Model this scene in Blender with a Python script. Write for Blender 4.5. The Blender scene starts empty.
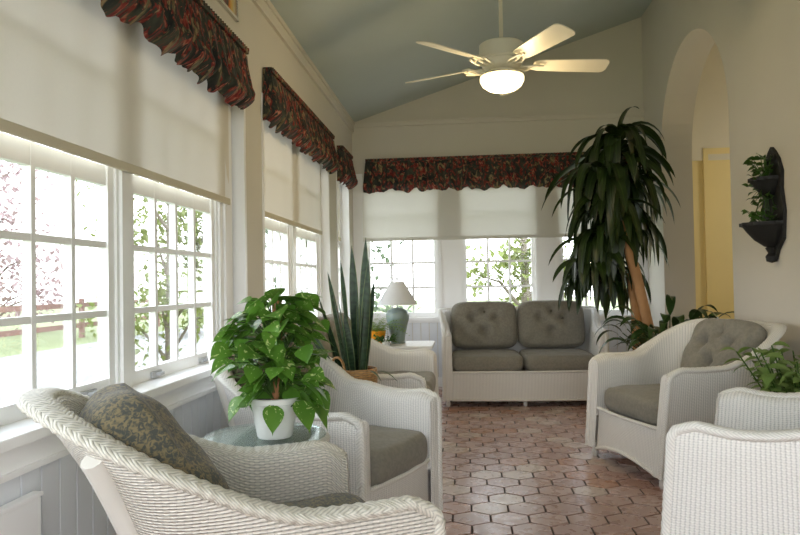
import bpy, bmesh, math, random
from mathutils import Vector, Matrix
PI = math.pi
R = math.radians
C = bpy.context.scene.collection
sin, cos = math.sin, math.cos

# ------------------------------------------------------------------ mesh helpers
def smooth01(a, b, x):
    t = max(0.0, min(1.0, (x - a) / (b - a)))
    return t * t * (3 - 2 * t)

class MB:
    def __init__(s):
        s.v = []; s.f = []; s.uv = []; s.m = []; s.col = []
    def face(s, idx, uv=None, m=0, col=None):
        s.f.append(idx); s.m.append(m)
        s.uv.append(uv if uv else [(s.v[i][0] + s.v[i][1], s.v[i][2]) for i in idx])
        s.col.append(col)
    def box(s, x0, x1, y0, y1, z0, z1, m=0):
        b = len(s.v)
        for z in (z0, z1):
            for (x, y) in ((x0, y0), (x1, y0), (x1, y1), (x0, y1)):
                s.v.append((x, y, z))
        for q in ((3, 2, 1, 0), (4, 5, 6, 7), (0, 1, 5, 4), (1, 2, 6, 5), (2, 3, 7, 6), (3, 0, 4, 7)):
            s.face([b + i for i in q], None, m)
        return s
    def grid(s, P, UV=None, closed_j=False, m=0, flip=False):
        b = len(s.v); ni = len(P); nj = len(P[0])
        for row in P:
            for p in row: s.v.append(tuple(p))
        for i in range(ni - 1):
            for j in range(nj if closed_j else nj - 1):
                k = (j + 1) % nj
                q = [b + i * nj + j, b + (i + 1) * nj + j, b + (i + 1) * nj + k, b + i * nj + k]
                if UV:
                    if k == 0:
                        e = 2 * UV[i][j][1] - UV[i][j - 1][1]
                        uv = [UV[i][j], UV[i + 1][j], (UV[i + 1][j][0], e), (UV[i][j][0], e)]
                    else:
                        uv = [UV[i][j], UV[i + 1][j], UV[i + 1][k], UV[i][k]]
                else: uv = None
                if flip: q = q[::-1]; uv = uv[::-1] if uv else None
                s.face(q, uv, m)
        return s
    def tube(s, path, r, n=8, cap=True, ry=None, up=None, rf=None, m=0):
        """sweep an ellipse (r sideways, ry along up) along path"""
        path = [Vector(p) for p in path]
        P = []; UV = []; L = 0
        side = None
        for i, p in enumerate(path):
            a = path[max(0, i - 1)]; c = path[min(len(path) - 1, i + 1)]
            t = (c - a).normalized()
            if up is not None and i == 0:
                side = t.cross(Vector(up))
                if side.length < 1e-4: side = t.orthogonal()
                side.normalize()
            elif side is None:
                side = t.orthogonal().normalized()
            else:
                if up is not None:
                    sd = t.cross(Vector(up))
                    if sd.length > 0.25: sd.normalize(); side = sd if sd.dot(side) > 0 else -sd
                    else: side = (side - t * side.dot(t)).normalized()
                else:
                    side = (side - t * side.dot(t)).normalized()
            u = side.cross(t).normalized()
            if i: L += (p - path[i - 1]).length
            rr = r(i / (len(path) - 1)) if callable(r) else r
            r2 = (ry if ry is not None else rr)
            row = []; ur = []
            for j in range(n):
                th = 2 * PI * j / n
                k = rf(L, th) if rf else 1.0
                row.append(p + side * (rr * k * cos(th)) + u * (r2 * k * sin(th)))
                ur.append((L, j / n * 2 * PI * rr))
            P.append(row); UV.append(ur)
        b = len(s.v)
        s.grid(P, UV, closed_j=True, m=m)
        if cap:
            s.face([b + j for j in range(n)][::-1], None, m)
            e = b + (len(path) - 1) * n
            s.face([e + j for j in range(n)], None, m)
        return s
    def lathe(s, prof, c=(0, 0, 0), n=24, m=0, sx=1, sy=1):
        P = [[(c[0] + r * cos(2 * PI * j / n) * sx, c[1] + r * sin(2 * PI * j / n) * sy, c[2] + z) for j in range(n)] for r, z in prof]
        UV = [[(j / n * 2 * PI * max(0.01, prof[0][0]), z) for j in range(n)] for r, z in prof]
        # lathe grid orientation
        b = len(s.v); ni = len(P)
        for row in P:
            for p in row: s.v.append(p)
        for i in range(ni - 1):
            for j in range(n):
                k = (j + 1) % n
                s.face([b + i * n + j, b + i * n + k, b + (i + 1) * n + k, b + (i + 1) * n + j],
                       [(j / n, prof[i][1]), ((j + 1) / n, prof[i][1]), ((j + 1) / n, prof[i + 1][1]), (j / n, prof[i + 1][1])], m)
        return s
    def disc(s, c, r, n=24, m=0, down=False):
        b = len(s.v)
        for j in range(n): s.v.append((c[0] + r * cos(2 * PI * j / n), c[1] + r * sin(2 * PI * j / n), c[2]))
        q = [b + j for j in range(n)]
        s.face(q[::-1] if down else q, None, m)
        return s
    def leaf(s, base, d, L, W, shape, droop=0.6, fold=0.15, n=6, roll=0.0, twist=0.0, m=0, curl=0.0):
        d = Vector(d).normalized(); p = Vector(base)
        zz = Vector((0, 0, 1))
        side = d.cross(zz)
        if side.length < 0.05: side = Vector((cos(roll), sin(roll), 0)).cross(d)
        side.normalize()
        side = Matrix.Rotation(roll, 3, d) @ side
        rows = []; uvs = []
        for i in range(n + 1):
            t = i / n
            w = shape(t) * W * 0.5
            up = side.cross(d).normalized()
            rows.append([p - side * w + up * (fold * w), p.copy(), p + side * w + up * (fold * w)])
            uvs.append([(0.0, t), (0.5, t), (1.0, t)])
            p = p + d * (L / n)
            d2 = (d + Vector((0, 0, -1)) * (droop / n) ).normalized()
            side = (side - d2 * side.dot(d2)).normalized()
            if twist: side = Matrix.Rotation(twist / n, 3, d2) @ side
            d = d2
        s.grid(rows, uvs, m=m)
        return s

def lin(c):
    return tuple(((x / 255) / 12.92 if x / 255 <= 0.04045 else ((x / 255 + 0.055) / 1.055) ** 2.4) for x in c)

def obj(name, mb, mat, parent=None, smooth=True, angle=40, bevel=0.0):
    me = bpy.data.meshes.new(name)
    me.from_pydata([tuple(v) for v in mb.v], [], mb.f)
    uvl = me.uv_layers.new(name='UVMap')
    flat = [c for f in mb.uv for p in f for c in p]
    uvl.data.foreach_set('uv', flat)
    mats = mat if isinstance(mat, (list, tuple)) else [mat]
    for m in mats: me.materials.append(m)
    me.polygons.foreach_set('material_index', mb.m)
    if any(c is not None for c in mb.col):
        ca = me.color_attributes.new(name='Col', type='FLOAT_COLOR', domain='CORNER')
        k = 0
        for f, c in zip(mb.f, mb.col):
            for _ in f:
                ca.data[k].color = (*(c or (1, 1, 1)), 1); k += 1
    me.validate(); me.update()
    o = bpy.data.objects.new(name, me); C.objects.link(o)
    if parent: o.parent = parent
    if smooth:
        me.polygons.foreach_set('use_smooth', [True] * len(me.polygons))
        try:
            me.set_sharp_from_angle(angle=R(angle))
        except Exception: pass
    if bevel:
        md = o.modifiers.new('bevel', 'BEVEL'); md.width = bevel; md.segments = 2; md.limit_method = 'ANGLE'
    return o

def thing(name, label, cat, loc=(0, 0, 0), rotz=0, group=None):
    o = bpy.data.objects.new(name, None); C.objects.link(o)
    o.empty_display_size = 0.1
    o.location = loc; o.rotation_euler = (0, 0, rotz)
    return tag(o, label, cat, group)
def tag(o, label, cat, group=None, kind=None):
    o['label'] = label; o['category'] = cat
    if group: o['group'] = group
    if kind: o['kind'] = kind
    return o
def struct(name, mb, mat, parent=None, label=None, smooth=False, bevel=0.0):
    o = obj(name, mb, mat, parent, smooth=smooth, bevel=bevel)
    if parent is None: o['kind'] = 'structure'
    if label: o['label'] = label
    return o
def copy_tree(o, parent=None):
    c = o.copy(); C.objects.link(c)
    if parent: c.parent = parent
    for ch in list(o.children):
        copy_tree(ch, c)
    return c

# ------------------------------------------------------------------ materials
class NT:
    def __init__(s, name):
        s.mat = bpy.data.materials.new(name); s.mat.use_nodes = True
        s.t = s.mat.node_tree; s.n = s.t.nodes; s.l = s.t.links
        s.b = s.n['Principled BSDF']; s.out = s.n['Material Output']
    def new(s, typ, **kw):
        n = s.n.new(typ)
        for k, v in kw.items(): setattr(n, k, v)
        return n
    def link(s, a, b): s.l.new(a, b)
    def val(s, sock, v):
        if isinstance(v, (int, float)): sock.default_value = v
        elif isinstance(v, tuple): sock.default_value = (*v, 1) if len(v) == 3 and sock.type == 'RGBA' else v
        else: s.link(v, sock)
    def math(s, op, a, b=0.0, c=0.0):
        n = s.new('ShaderNodeMath', operation=op)
        s.val(n.inputs[0], a); s.val(n.inputs[1], b); s.val(n.inputs[2], c)
        return n.outputs[0]
    def mix(s, f, a, b):
        n = s.new('ShaderNodeMix', data_type='RGBA')
        s.val(n.inputs[0], f); s.val(n.inputs[6], a); s.val(n.inputs[7], b)
        return n.outputs[2]
    def ramp(s, f, stops):
        n = s.new('ShaderNodeValToRGB'); e = n.color_ramp.elements
        while len(e) < len(stops): e.new(0.5)
        for q, (p, c) in zip(e, stops): q.position = p; q.color = (*c, 1)
        s.link(f, n.inputs[0]); return n.outputs[0]
    def coord(s, which='Object'):
        return s.new('ShaderNodeTexCoord').outputs[which]
    def noise(s, scale, detail=3, vec=None, rough=0.5, dist=0.0):
        n = s.new('ShaderNodeTexNoise'); n.inputs['Scale'].default_value = scale
        n.inputs['Detail'].default_value = detail; n.inputs['Roughness'].default_value = rough
        n.inputs['Distortion'].default_value = dist
        if vec is None: vec = s.coord('Object')
        s.link(vec, n.inputs['Vector']); return n.outputs['Fac']
    def bump(s, h, strength=0.3, dist=0.01):
        n = s.new('ShaderNodeBump'); n.inputs['Strength'].default_value = strength; n.inputs['Distance'].default_value = dist
        s.link(h, n.inputs['Height']); s.link(n.outputs[0], s.b.inputs['Normal'])
    def base(s, c): s.val(s.b.inputs['Base Color'], c)
    def set(s, **kw):
        for k, v in kw.items(): s.val(s.b.inputs[k.replace('_', ' ')], v)

def paint(name, rgb, rough=0.5, var=0.06, nscale=6.0, bump=0.0, spec=0.5):
    t = NT(name); c = lin(rgb)
    f = t.noise(nscale, 4)
    t.base(t.mix(f, tuple(x * (1 - var) for x in c), tuple(min(1, x * (1 + var)) for x in c)))
    t.set(Roughness=rough); t.b.inputs['Specular IOR Level'].default_value = spec
    if bump: t.bump(t.noise(60, 3), bump, 0.002)
    return t.mat

def wicker(name, rgb, a=0.021, b=0.010, gap=0.35, strength=0.9, vert=0.5):
    t = NT(name); c = lin(rgb)
    sep = t.new('ShaderNodeSeparateXYZ'); t.link(t.coord('UV'), sep.inputs[0])
    u, v = sep.outputs[0], sep.outputs[1]
    row = t.math('FLOOR', t.math('DIVIDE', v, b))
    ph = t.math('MULTIPLY', row, PI)
    h = t.math('MULTIPLY_ADD', t.math('SINE', t.math('ADD', t.math('MULTIPLY', u, PI / a * 1.0), ph)), 0.5, 0.5)
    rr = t.math('ABSOLUTE', t.math('SINE', t.math('MULTIPLY', v, PI / b)))
    rr = t.math('POWER', rr, 0.6)
    st = t.math('ABSOLUTE', t.math('SINE', t.math('MULTIPLY', u, PI / a)))      # ribs over the stakes
    hh = t.math('MULTIPLY', rr, t.math('MULTIPLY_ADD', h, 0.6, 0.4))
    hh = t.math('ADD', t.math('MULTIPLY', hh, 1 - vert), t.math('MULTIPLY', st, vert))
    nz = t.noise(9, 3)
    dark = tuple((x * .5 + .5 * (sum(c) / 3)) * gap for x in c)
    colr = t.mix(t.math('MINIMUM', t.math('MAXIMUM', t.math('MULTIPLY_ADD', hh, 1.9, -0.2), 0.0), 1.0), dark, c)
    cl = t.n[-1]
    for n in t.n:
        if n.type == 'MIX': n.clamp_factor = True
    t.base(t.mix(t.math('MULTIPLY', nz, 0.22), colr, tuple(x * 0.75 for x in c)))
    t.set(Roughness=0.42)
    t.bump(hh, strength, 0.006)
    return t.mat

def fabric(name, cols, scale=60, rough=0.9, bump=0.15, lo=0.42, hi=0.58, dist=1.5):
    t = NT(name)
    co = t.coord('Object')
    f = t.noise(scale, 2, co, 0.5, dist)
    st = [(lo, lin(cols[0])), (hi, lin(cols[1]))]
    if len(cols) > 2: st = [(lo, lin(cols[0])), ((lo + hi) / 2, lin(cols[1])), (hi, lin(cols[2]))]
    c1 = t.ramp(f, st)
    g = t.noise(5, 3, co)
    t.base(t.mix(t.math('MULTIPLY', g, 0.35), c1, tuple(x * 0.7 for x in lin(cols[0]))))
    t.set(Roughness=rough); t.b.inputs['Specular IOR Level'].default_value = 0.15
    try: t.b.inputs['Sheen Weight'].default_value = 0.15
    except Exception: pass
    t.bump(t.noise(180, 2, co), bump, 0.003)
    return t.mat

def leafmat(name, c1, c2, mid=None, rough=0.35, trans=0.25, scale=12, var=None, edge=None):
    t = NT(name)
    f = t.noise(scale, 3)
    col = t.mix(f, lin(c1), lin(c2))
    if mid:
        sep = t.new('ShaderNodeSeparateXYZ'); t.link(t.coord('UV'), sep.inputs[0])
        d = t.math('ABSOLUTE', t.math('SUBTRACT', sep.outputs[0], 0.5))
        k = t.math('LESS_THAN', d, 0.06)
        col = t.mix(t.math('MULTIPLY', k, 0.6), col, lin(mid))
    if edge:
        sep = t.new('ShaderNodeSeparateXYZ'); t.link(t.coord('UV'), sep.inputs[0])
        d = t.math('ABSOLUTE', t.math('SUBTRACT', sep.outputs[0], 0.5))
        wv = t.math('MULTIPLY_ADD', t.math('SINE', t.math('ADD', t.math('MULTIPLY', sep.outputs[1], 95), t.math('MULTIPLY', f, 14))), .5, .5)
        col = t.mix(t.math('MULTIPLY', wv, .45), col, tuple(x * 1.9 for x in lin(c2)))
        col = t.mix(t.math('GREATER_THAN', d, 0.43), col, lin(edge))
    if var:
        g = t.noise(30, 2, t.coord('Object'), 0.6, 2.0)
        k = t.math('GREATER_THAN', g, 0.64)
        col = t.mix(k, col, lin(var))
    t.base(col); t.set(Roughness=rough)
    tr = t.new('ShaderNodeBsdfTranslucent'); t.val(tr.inputs[0], col)
    mx = t.new('ShaderNodeMixShader'); mx.inputs[0].default_value = trans
    t.link(t.b.outputs[0], mx.inputs[1]); t.link(tr.outputs[0], mx.inputs[2])
    t.link(mx.outputs[0], t.out.inputs[0])
    return t.mat

M = {}
M['trim'] = paint('white_trim_paint', (247, 247, 246), 0.35, 0.02)
M['wall'] = paint('cream_wall_paint', (214, 209, 197), 0.7, 0.03, 3)
M['bead'] = paint('white_beadboard_paint', (225, 228, 232), 0.45, 0.03)
M['ceil'] = paint('sage_ceiling_paint', (184, 193, 188), 0.75, 0.04, 3)
M['rwall'] = paint('warm_plaster_wall', (208, 203, 191), 0.75, 0.04, 2.5, bump=0.05)
M['hall'] = paint('yellow_hall_paint', (240, 222, 164), 0.7, 0.03)
M['hall_pale'] = paint('pale_hall_paint', (226, 222, 208), 0.7, 0.03)
M['wick'] = wicker('white_wicker_weave', (243, 241, 235), a=0.0125, b=0.008, vert=0.5, gap=0.6, strength=.7)
M['wick_near'] = wicker('cream_wicker_weave', (236, 231, 219), a=0.015, b=0.0085, gap=0.36, vert=0.2, strength=1.0)
def braidmat(name, rgb, dark=.45):
    t = NT(name); c = lin(rgb)
    sep = t.new('ShaderNodeSeparateXYZ'); t.link(t.coord('UV'), sep.inputs[0])
    vv = t.math('PINGPONG', sep.outputs[1], .035)
    h = t.math('ABSOLUTE', t.math('SINE', t.math('MULTIPLY', t.math('ADD', sep.outputs[0], t.math('MULTIPLY', vv, .9)), PI / .013)))
    h = t.math('POWER', h, .55)
    nz = t.noise(25, 3)
    t.base(t.mix(t.math('MULTIPLY', nz, .2), t.mix(h, tuple(x * dark for x in c), c), tuple(x * .8 for x in c)))
    t.set(Roughness=.45); t.bump(h, .5, .004)
    return t.mat
M['braid'] = braidmat('white_wicker_braid', (240, 238, 231), .72)
M['braid_cream'] = braidmat('cream_wicker_braid', (229, 225, 212), .5)
M['post'] = paint('wrapped_wicker_post', (224, 222, 214), 0.5, 0.04, 20)
M['deck'] = paint('woven_seat_deck', (170, 165, 150), 0.8, 0.05)
M['cush'] = fabric('grey_olive_cushion_fabric', [(132, 128, 117), (142, 138, 126)], 55, dist=.6)
M['camo'] = fabric('leaf_print_cushion_fabric', [(80, 83, 78), (116, 108, 86), (142, 128, 96)], 85, lo=0.43, hi=0.60, dist=1.2)
M['button'] = paint('covered_button', (96, 92, 80), 0.9)
M['fan'] = paint('ivory_fan_enamel', (236, 230, 212), 0.35, 0.03)
M['pot_white'] = paint('white_glazed_pot', (240, 240, 236), 0.25, 0.03)
M['pot_orange'] = paint('orange_glazed_pot', (235, 150, 20), 0.35, 0.08)
M['terra'] = paint('terracotta_pot', (160, 95, 65), 0.8, 0.1)
M['soil'] = paint('potting_soil', (52, 40, 30), 1.0, 0.3, 40)
M['iron'] = paint('black_iron', (25, 25, 24), 0.6, 0.25, 14, bump=0.3)
M['cane'] = paint('tan_cane_bark', (176, 134, 92), 0.8, 0.2, 12, bump=0.3)
M['bark'] = paint('grey_tree_bark', (126, 116, 106), 0.9, 0.25, 8)
M['mosspole'] = paint('brown_moss_pole', (150, 105, 70), 0.95, 0.25, 25, bump=0.5)
M['basket'] = wicker('tan_basket_weave', (196, 150, 92), a=0.022, b=0.012, gap=0.4, vert=0.2)
M['metal'] = paint('brushed_latch_metal', (190, 192, 195), 0.35, 0.05)
M['pothos'] = leafmat('pothos_leaf', (58, 108, 36), (118, 164, 62), None, 0.28, 0.3, 9, var=(196, 212, 140))
M['snake'] = leafmat('snake_plant_leaf', (28, 46, 32), (50, 74, 50), None, 0.4, 0.08, 25, edge=(120, 134, 84))
M['drac'] = leafmat('corn_plant_leaf', (26, 42, 16), (46, 66, 24), (66, 88, 34), 0.38, 0.15, 6)
M['lily'] = leafmat('peace_lily_leaf', (34, 56, 28), (60, 86, 40), None, 0.3, 0.15, 8)
M['fern'] = leafmat('fern_leaf', (110, 150, 50), (165, 190, 80), None, 0.5, 0.35, 12)
M['bushy'] = leafmat('light_green_leaf', (98, 128, 62), (146, 172, 96), None, 0.45, 0.3, 14)
M['ivy'] = leafmat('ivy_leaf', (40, 74, 26), (86, 120, 48), None, 0.4, 0.2, 14)
M['tree_leaf'] = leafmat('tree_leaf', (104, 118, 58), (148, 156, 88), None, 0.6, 0.4, 3)
M['tree_dark'] = leafmat('tree_leaf_dark', (88, 102, 80), (124, 136, 110), None, 0.6, 0.4, 3)
M['blossom'] = leafmat('pink_blossom', (172, 146, 148), (192, 176, 175), None, 0.7, 0.4, 3)
M['lawn'] = paint('spring_lawn', (128, 136, 96), 1.0, 0.2, 1.5)
M['road'] = paint('pale_asphalt', (150, 150, 148), 0.9, 0.08, 2)
M['fence'] = paint('red_brown_fence', (136, 106, 98), 0.8, 0.1)
M['lampbase'] = paint('grey_green_ceramic', (128, 144, 140), 0.3, 0.08, 10)

# lamp shade / blind: translucent cloth
def cloth(name, rgb, trans, tex=0.03):
    t = NT(name)
    f = t.noise(90, 2)
    c = lin(rgb)
    col = t.mix(f, tuple(x * (1 - tex) for x in c), c)
    t.base(col); t.set(Roughness=0.9); t.b.inputs['Specular IOR Level'].default_value = 0.1
    tr = t.new('ShaderNodeBsdfTranslucent'); t.val(tr.inputs[0], col)
    mx = t.new('ShaderNodeMixShader'); mx.inputs[0].default_value = trans
    t.link(t.b.outputs[0], mx.inputs[1]); t.link(tr.outputs[0], mx.inputs[2])
    t.link(mx.outputs[0], t.out.inputs[0])
    return t.mat
M['blind'] = cloth('cream_blind_cloth', (236, 231, 220), 0.10)
M['blind_back'] = cloth('sheer_blind_cloth', (230, 228, 220), 0.16)
M['blind_bar'] = paint('blind_hem_bar', (212, 203, 180), 0.7, 0.03)
M['shade'] = cloth('white_lamp_shade', (240, 240, 240), 0.35)

def glassmat(name, tint=(1, 1, 1), refl=0.06):
    t = NT(name); t.n.remove(t.b)
    tr = t.new('ShaderNodeBsdfTransparent'); tr.inputs[0].default_value = (*tint, 1)
    gl = t.new('ShaderNodeBsdfGlossy'); gl.inputs['Roughness'].default_value = 0.02
    fr = t.new('ShaderNodeLayerWeight'); fr.inputs[0].default_value = 0.25
    mx = t.new('ShaderNodeMixShader')
    k = t.math('MULTIPLY', fr.outputs['Fresnel'], refl * 8)
    t.link(k, mx.inputs[0]); t.link(tr.outputs[0], mx.inputs[1]); t.link(gl.outputs[0], mx.inputs[2])
    t.link(mx.outputs[0], t.out.inputs[0])
    return t.mat
M['glass'] = glassmat('window_glass', (0.97, 0.98, 0.98), 0.04)
M['tableglass'] = glassmat('table_glass', (0.93, 0.98, 0.97), 0.07)

def emit(name, rgb, strength):
    t = NT(name); t.base((0.9, 0.85, 0.7)); t.set(Emission_Color=rgb, Emission_Strength=strength)
    return t.mat
M['globe'] = emit('lit_globe_glass', (1.0, 0.80, 0.46), 3.6)

def floral():
    t = NT('dark_floral_chintz'); co = t.coord('UV')
    mp = t.new('ShaderNodeMapping'); mp.inputs['Scale'].default_value = (1.0, 1.0, 1.0); t.link(co, mp.inputs[0])
    v = mp.outputs[0]
    a = t.noise(11, 3, v, 0.55, 0.6); b = t.noise(15, 3, v, 0.6, 1.2)
    off = t.new('ShaderNodeMapping'); off.inputs['Location'].default_value = (7.3, 2.1, 0); t.link(co, off.inputs[0])
    d = t.noise(13, 2, off.outputs[0], 0.5, 0.8); e = t.noise(32, 2, off.outputs[0], 0.5, 1.0)
    col = t.ramp(a, [(0.3, lin((24, 26, 30))), (0.5, lin((46, 50, 44))), (0.68, lin((70, 72, 58)))])
    red = t.ramp(e, [(0.35, lin((92, 28, 26))), (0.55, lin((140, 54, 46))), (0.7, lin((182, 128, 100)))])
    k = t.ramp(b, [(0.52, (0, 0, 0)), (0.56, (1, 1, 1))])
    col = t.mix(k, col, red)
    k2 = t.ramp(d, [(0.60, (0, 0, 0)), (0.64, (1, 1, 1))])
    col = t.mix(k2, col, t.ramp(e, [(0.4, lin((96, 90, 62))), (0.6, lin((150, 128, 92)))]))
    t.base(col); t.set(Roughness=0.6)
    t.b.inputs['Specular IOR Level'].default_value = 0.3
    return t.mat
M['floral'] = floral()

def tilemat():
    t = NT('terracotta_hex_tile')
    at = t.new('ShaderNodeAttribute'); at.attribute_name = 'Col'
    f = t.noise(14, 4); f2 = t.noise(2.0, 2)
    c = t.mix(t.math('MULTIPLY', f, 0.18), at.outputs['Color'], lin((150, 122, 108)))
    t.base(c)
    t.set(Roughness=t.math('MULTIPLY_ADD', f, 0.16, 0.20))
    t.b.inputs['Specular IOR Level'].default_value = 0.6
    t.bump(t.noise(25, 3), 0.12, 0.004)
    return t.mat
M['tile'] = tilemat()
M['grout'] = paint('dark_grout', (58, 46, 40), 0.9, 0.15, 20)

# ------------------------------------------------------------------ room dimensions
XL, XR, YB = -1.18, 1.87, 7.40
ZL = 2.82; SL = 0.325
def zc(x): return ZL + SL * (x - XL)
Y0 = -1.6            # room end behind the camera
SILL = 0.73; HEAD = 2.24

# floor: hexagonal tiles
def build_floor():
    mb = MB(); rnd = random.Random(3)
    w, s = 0.176, 0.148; g = 0.0055
    H = s / 0.75
    pts0 = [(0, H / 2), (-w / 2, H / 4), (-w / 2, -H / 4), (0, -H / 2), (w / 2, -H / 4), (w / 2, H / 4)]
    for row in range(-34, 30):
        y = 3.148 + row * s
        if y > YB or y < Y0 + 0.02: continue
        for k in range(-9, 14):
            x = 0.009 + (k + 0.5) * w + (0.5 * w if row % 2 else 0)
            if x < XL - 0.05 or x > XR + 0.08: continue
            sx = (w / 2 - g) / (w / 2)
            b = len(mb.v); zt = rnd.uniform(-0.0006, 0.0006)
            for (px, py) in pts0: mb.v.append((x + px * sx, y + py * sx, zt))
            for (px, py) in pts0: mb.v.append((x + px * (sx + 0.02), y + py * (sx + 0.02), -0.005))
            q = rnd.random()
            base = Vector(lin((166, 132, 121))).lerp(Vector(lin((184, 153, 144))), q)
            if rnd.random() < 0.14: base = Vector(lin((176, 132, 110)))
            if rnd.random() < 0.12: base = Vector(lin((196, 176, 166)))
            col = tuple(base)
            mb.face([b + i for i in range(6)], None, 0, col)
            for i in range(6):
                j = (i + 1) % 6
                mb.face([b + i, b + 6 + i, b + 6 + j, b + j], None, 0, col)
    b = len(mb.v)
    for p in ((XL - .1, Y0), (XR + .35, Y0), (XR + .35, YB + .1), (XL - .1, YB + .1)): mb.v.append((p[0], p[1], -0.004))
    mb.face([b, b + 1, b + 2, b + 3], None, 1)
    b = len(mb.v)
    mb.box(XL - .2, XR + .4, Y0, YB + .2, -.12, -.02, 1)
    struct('floor', mb, [M['tile'], M['grout']])
build_floor()

# left wall
BAYS = [(-1.45, 3.70), (4.02, 6.06), (6.42, 7.12)]
XO = XL - 0.17
def build_left():
    mb = MB()
    mb.box(XO, XL, Y0, YB + .1, 0, SILL - .03)
    mb.box(XO, XL, Y0, YB + .1, HEAD, ZL)
    prev = Y0
    for a, b in BAYS + [(YB + .1, None)]:
        mb.box(XO, XL, prev, a, SILL - .03, HEAD)
        prev = b
    struct('wall_left', mb, M['wall'])
    # white apron board, cap and sill
    mb = MB()
    mb.box(XL, XL + .018, Y0, YB, .635, SILL - .03)
    mb.box(XL, XL + .028, Y0, YB, .620, .636)
    struct('trim_1', mb, M['trim'])
    mb = MB()
    for a, b in BAYS:
        mb.box(XO + .02, XL + .045, a - .03, b + .03, SILL - .032, SILL)
    struct('trim_2', mb, M['trim'], bevel=0.004)
    # jambs and head casings inside each recess
    mb = MB()
    for a, b in BAYS:
        mb.box(XO, XL + .006, a - .001, a + .03, SILL, HEAD)
        mb.box(XO, XL + .006, b - .03, b + .001, SILL, HEAD)
        mb.box(XO, XL, a, b, HEAD - .03, HEAD)
    struct('trim_3', mb, M['trim'])
    # bead board below the rail
    mb = MB(); y = Y0; p = 0.088
    while y < YB:
        mb.box(XL, XL + .012, y + .0035, min(YB, y + p - .0035), .10, .622)
        y += p
    mb.box(XL, XL + .006, Y0, YB, .10, .622)
    struct('trim_4', mb, M['bead'])
    mb = MB(); mb.box(XL, XL + .018, Y0, YB, 0, .10)
    struct('baseboard_left', mb, M['trim'])
    # picture-rail style crown under the ceiling
    mb = MB()
    mb.box(XL, XL + .022, Y0, YB, ZL - .10, ZL - .0)
    mb.box(XL, XL + .035, Y0, YB, ZL - .03, ZL + .004)
    struct('trim_5', mb, M['wall'])
build_left()

# back wall with three windows
BW = [(-1.06, -0.275), (-0.035, 0.75), (0.975, 1.76)]
def build_back():
    mb = MB(); y0, y1 = YB, YB + .16
    mb.box(XL - .17, XR + .4, y0, y1, 0, SILL - .03)
    # header and gable
    b = len(mb.v)
    for y in (y0, y1):
        for (x, z) in ((XL - .17, HEAD + .03), (XR + .4, HEAD + .03), (XR + .4, zc(XR + .4) + .05), (XL - .17, zc(XL - .17) + .05)):
            mb.v.append((x, y, z))
    for q in ((0, 1, 2, 3), (7, 6, 5, 4), (0, 4, 5, 1), (3, 2, 6, 7), (0, 3, 7, 4), (1, 5, 6, 2)): mb.face([b + i for i in q])
    prev = XL - .17
    for a, c in BW + [(XR + .4, None)]:
        mb.box(prev, a, y0, y1, SILL - .03, HEAD + .03); prev = c
    struct('wall_back', mb, M['wall'])
    mb = MB()
    mb.box(XL, XR, YB - .02, YB, .675, SILL - .03)
    mb.box(XL, XR, YB - .045, YB + .14, SILL - .032, SILL)
    prev = XL
    for a, c in BW + [(XR, None)]:
        mb.box(prev, a, YB - .014, YB, SILL, HEAD + .03)
        if c is not None:
            for (p, q) in ((a, a + .015), (c - .015, c)):
                mb.box(p, q, YB - .014, YB + .14, SILL, HEAD + .03)
            mb.box(a - .03, a + .004, YB - .024, YB - .01, SILL, HEAD + .03)
            mb.box(c - .004, c + .03, YB - .024, YB - .01, SILL, HEAD + .03)
        prev = c
    struct('trim_6', mb, M['trim'])
    mb = MB(); x = XL; p = 0.088
    while x < XR:
        mb.box(x + .0035, min(XR, x + p - .0035), YB - .012, YB, .10, .68); x += p
    struct('trim_7', mb, M['bead'])
    mb = MB(); mb.box(XL, XR, YB - .018, YB, 0, .10); struct('baseboard_back', mb, M['trim'])
    mb = MB()
    mb.box(XL, XR, YB - .025, YB, ZL - .05, ZL - .01)
    mb.box(XL, XR, YB - .04, YB, ZL - .012, ZL + .008)
    struct('trim_8', mb, M['wall'])
build_back()

# ceiling (single slope) and right wall with the arch
def build_ceiling():
    mb = MB(); b = 0
    xa, xb = XL - .17, XR + .4
    for y in (Y0, YB + .16):
        for (x, dz) in ((xa, 0), (xb, 0), (xb, .12), (xa, .12)): mb.v.append((x, y, zc(x) + dz))
    for q in ((0, 1, 2, 3), (7, 6, 5, 4), (0, 4, 5, 1), (3, 2, 6, 7), (0, 3, 7, 4), (1, 5, 6, 2)): mb.face(list(q))
    struct('ceiling', mb, M['ceil'])
build_ceiling()

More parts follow.
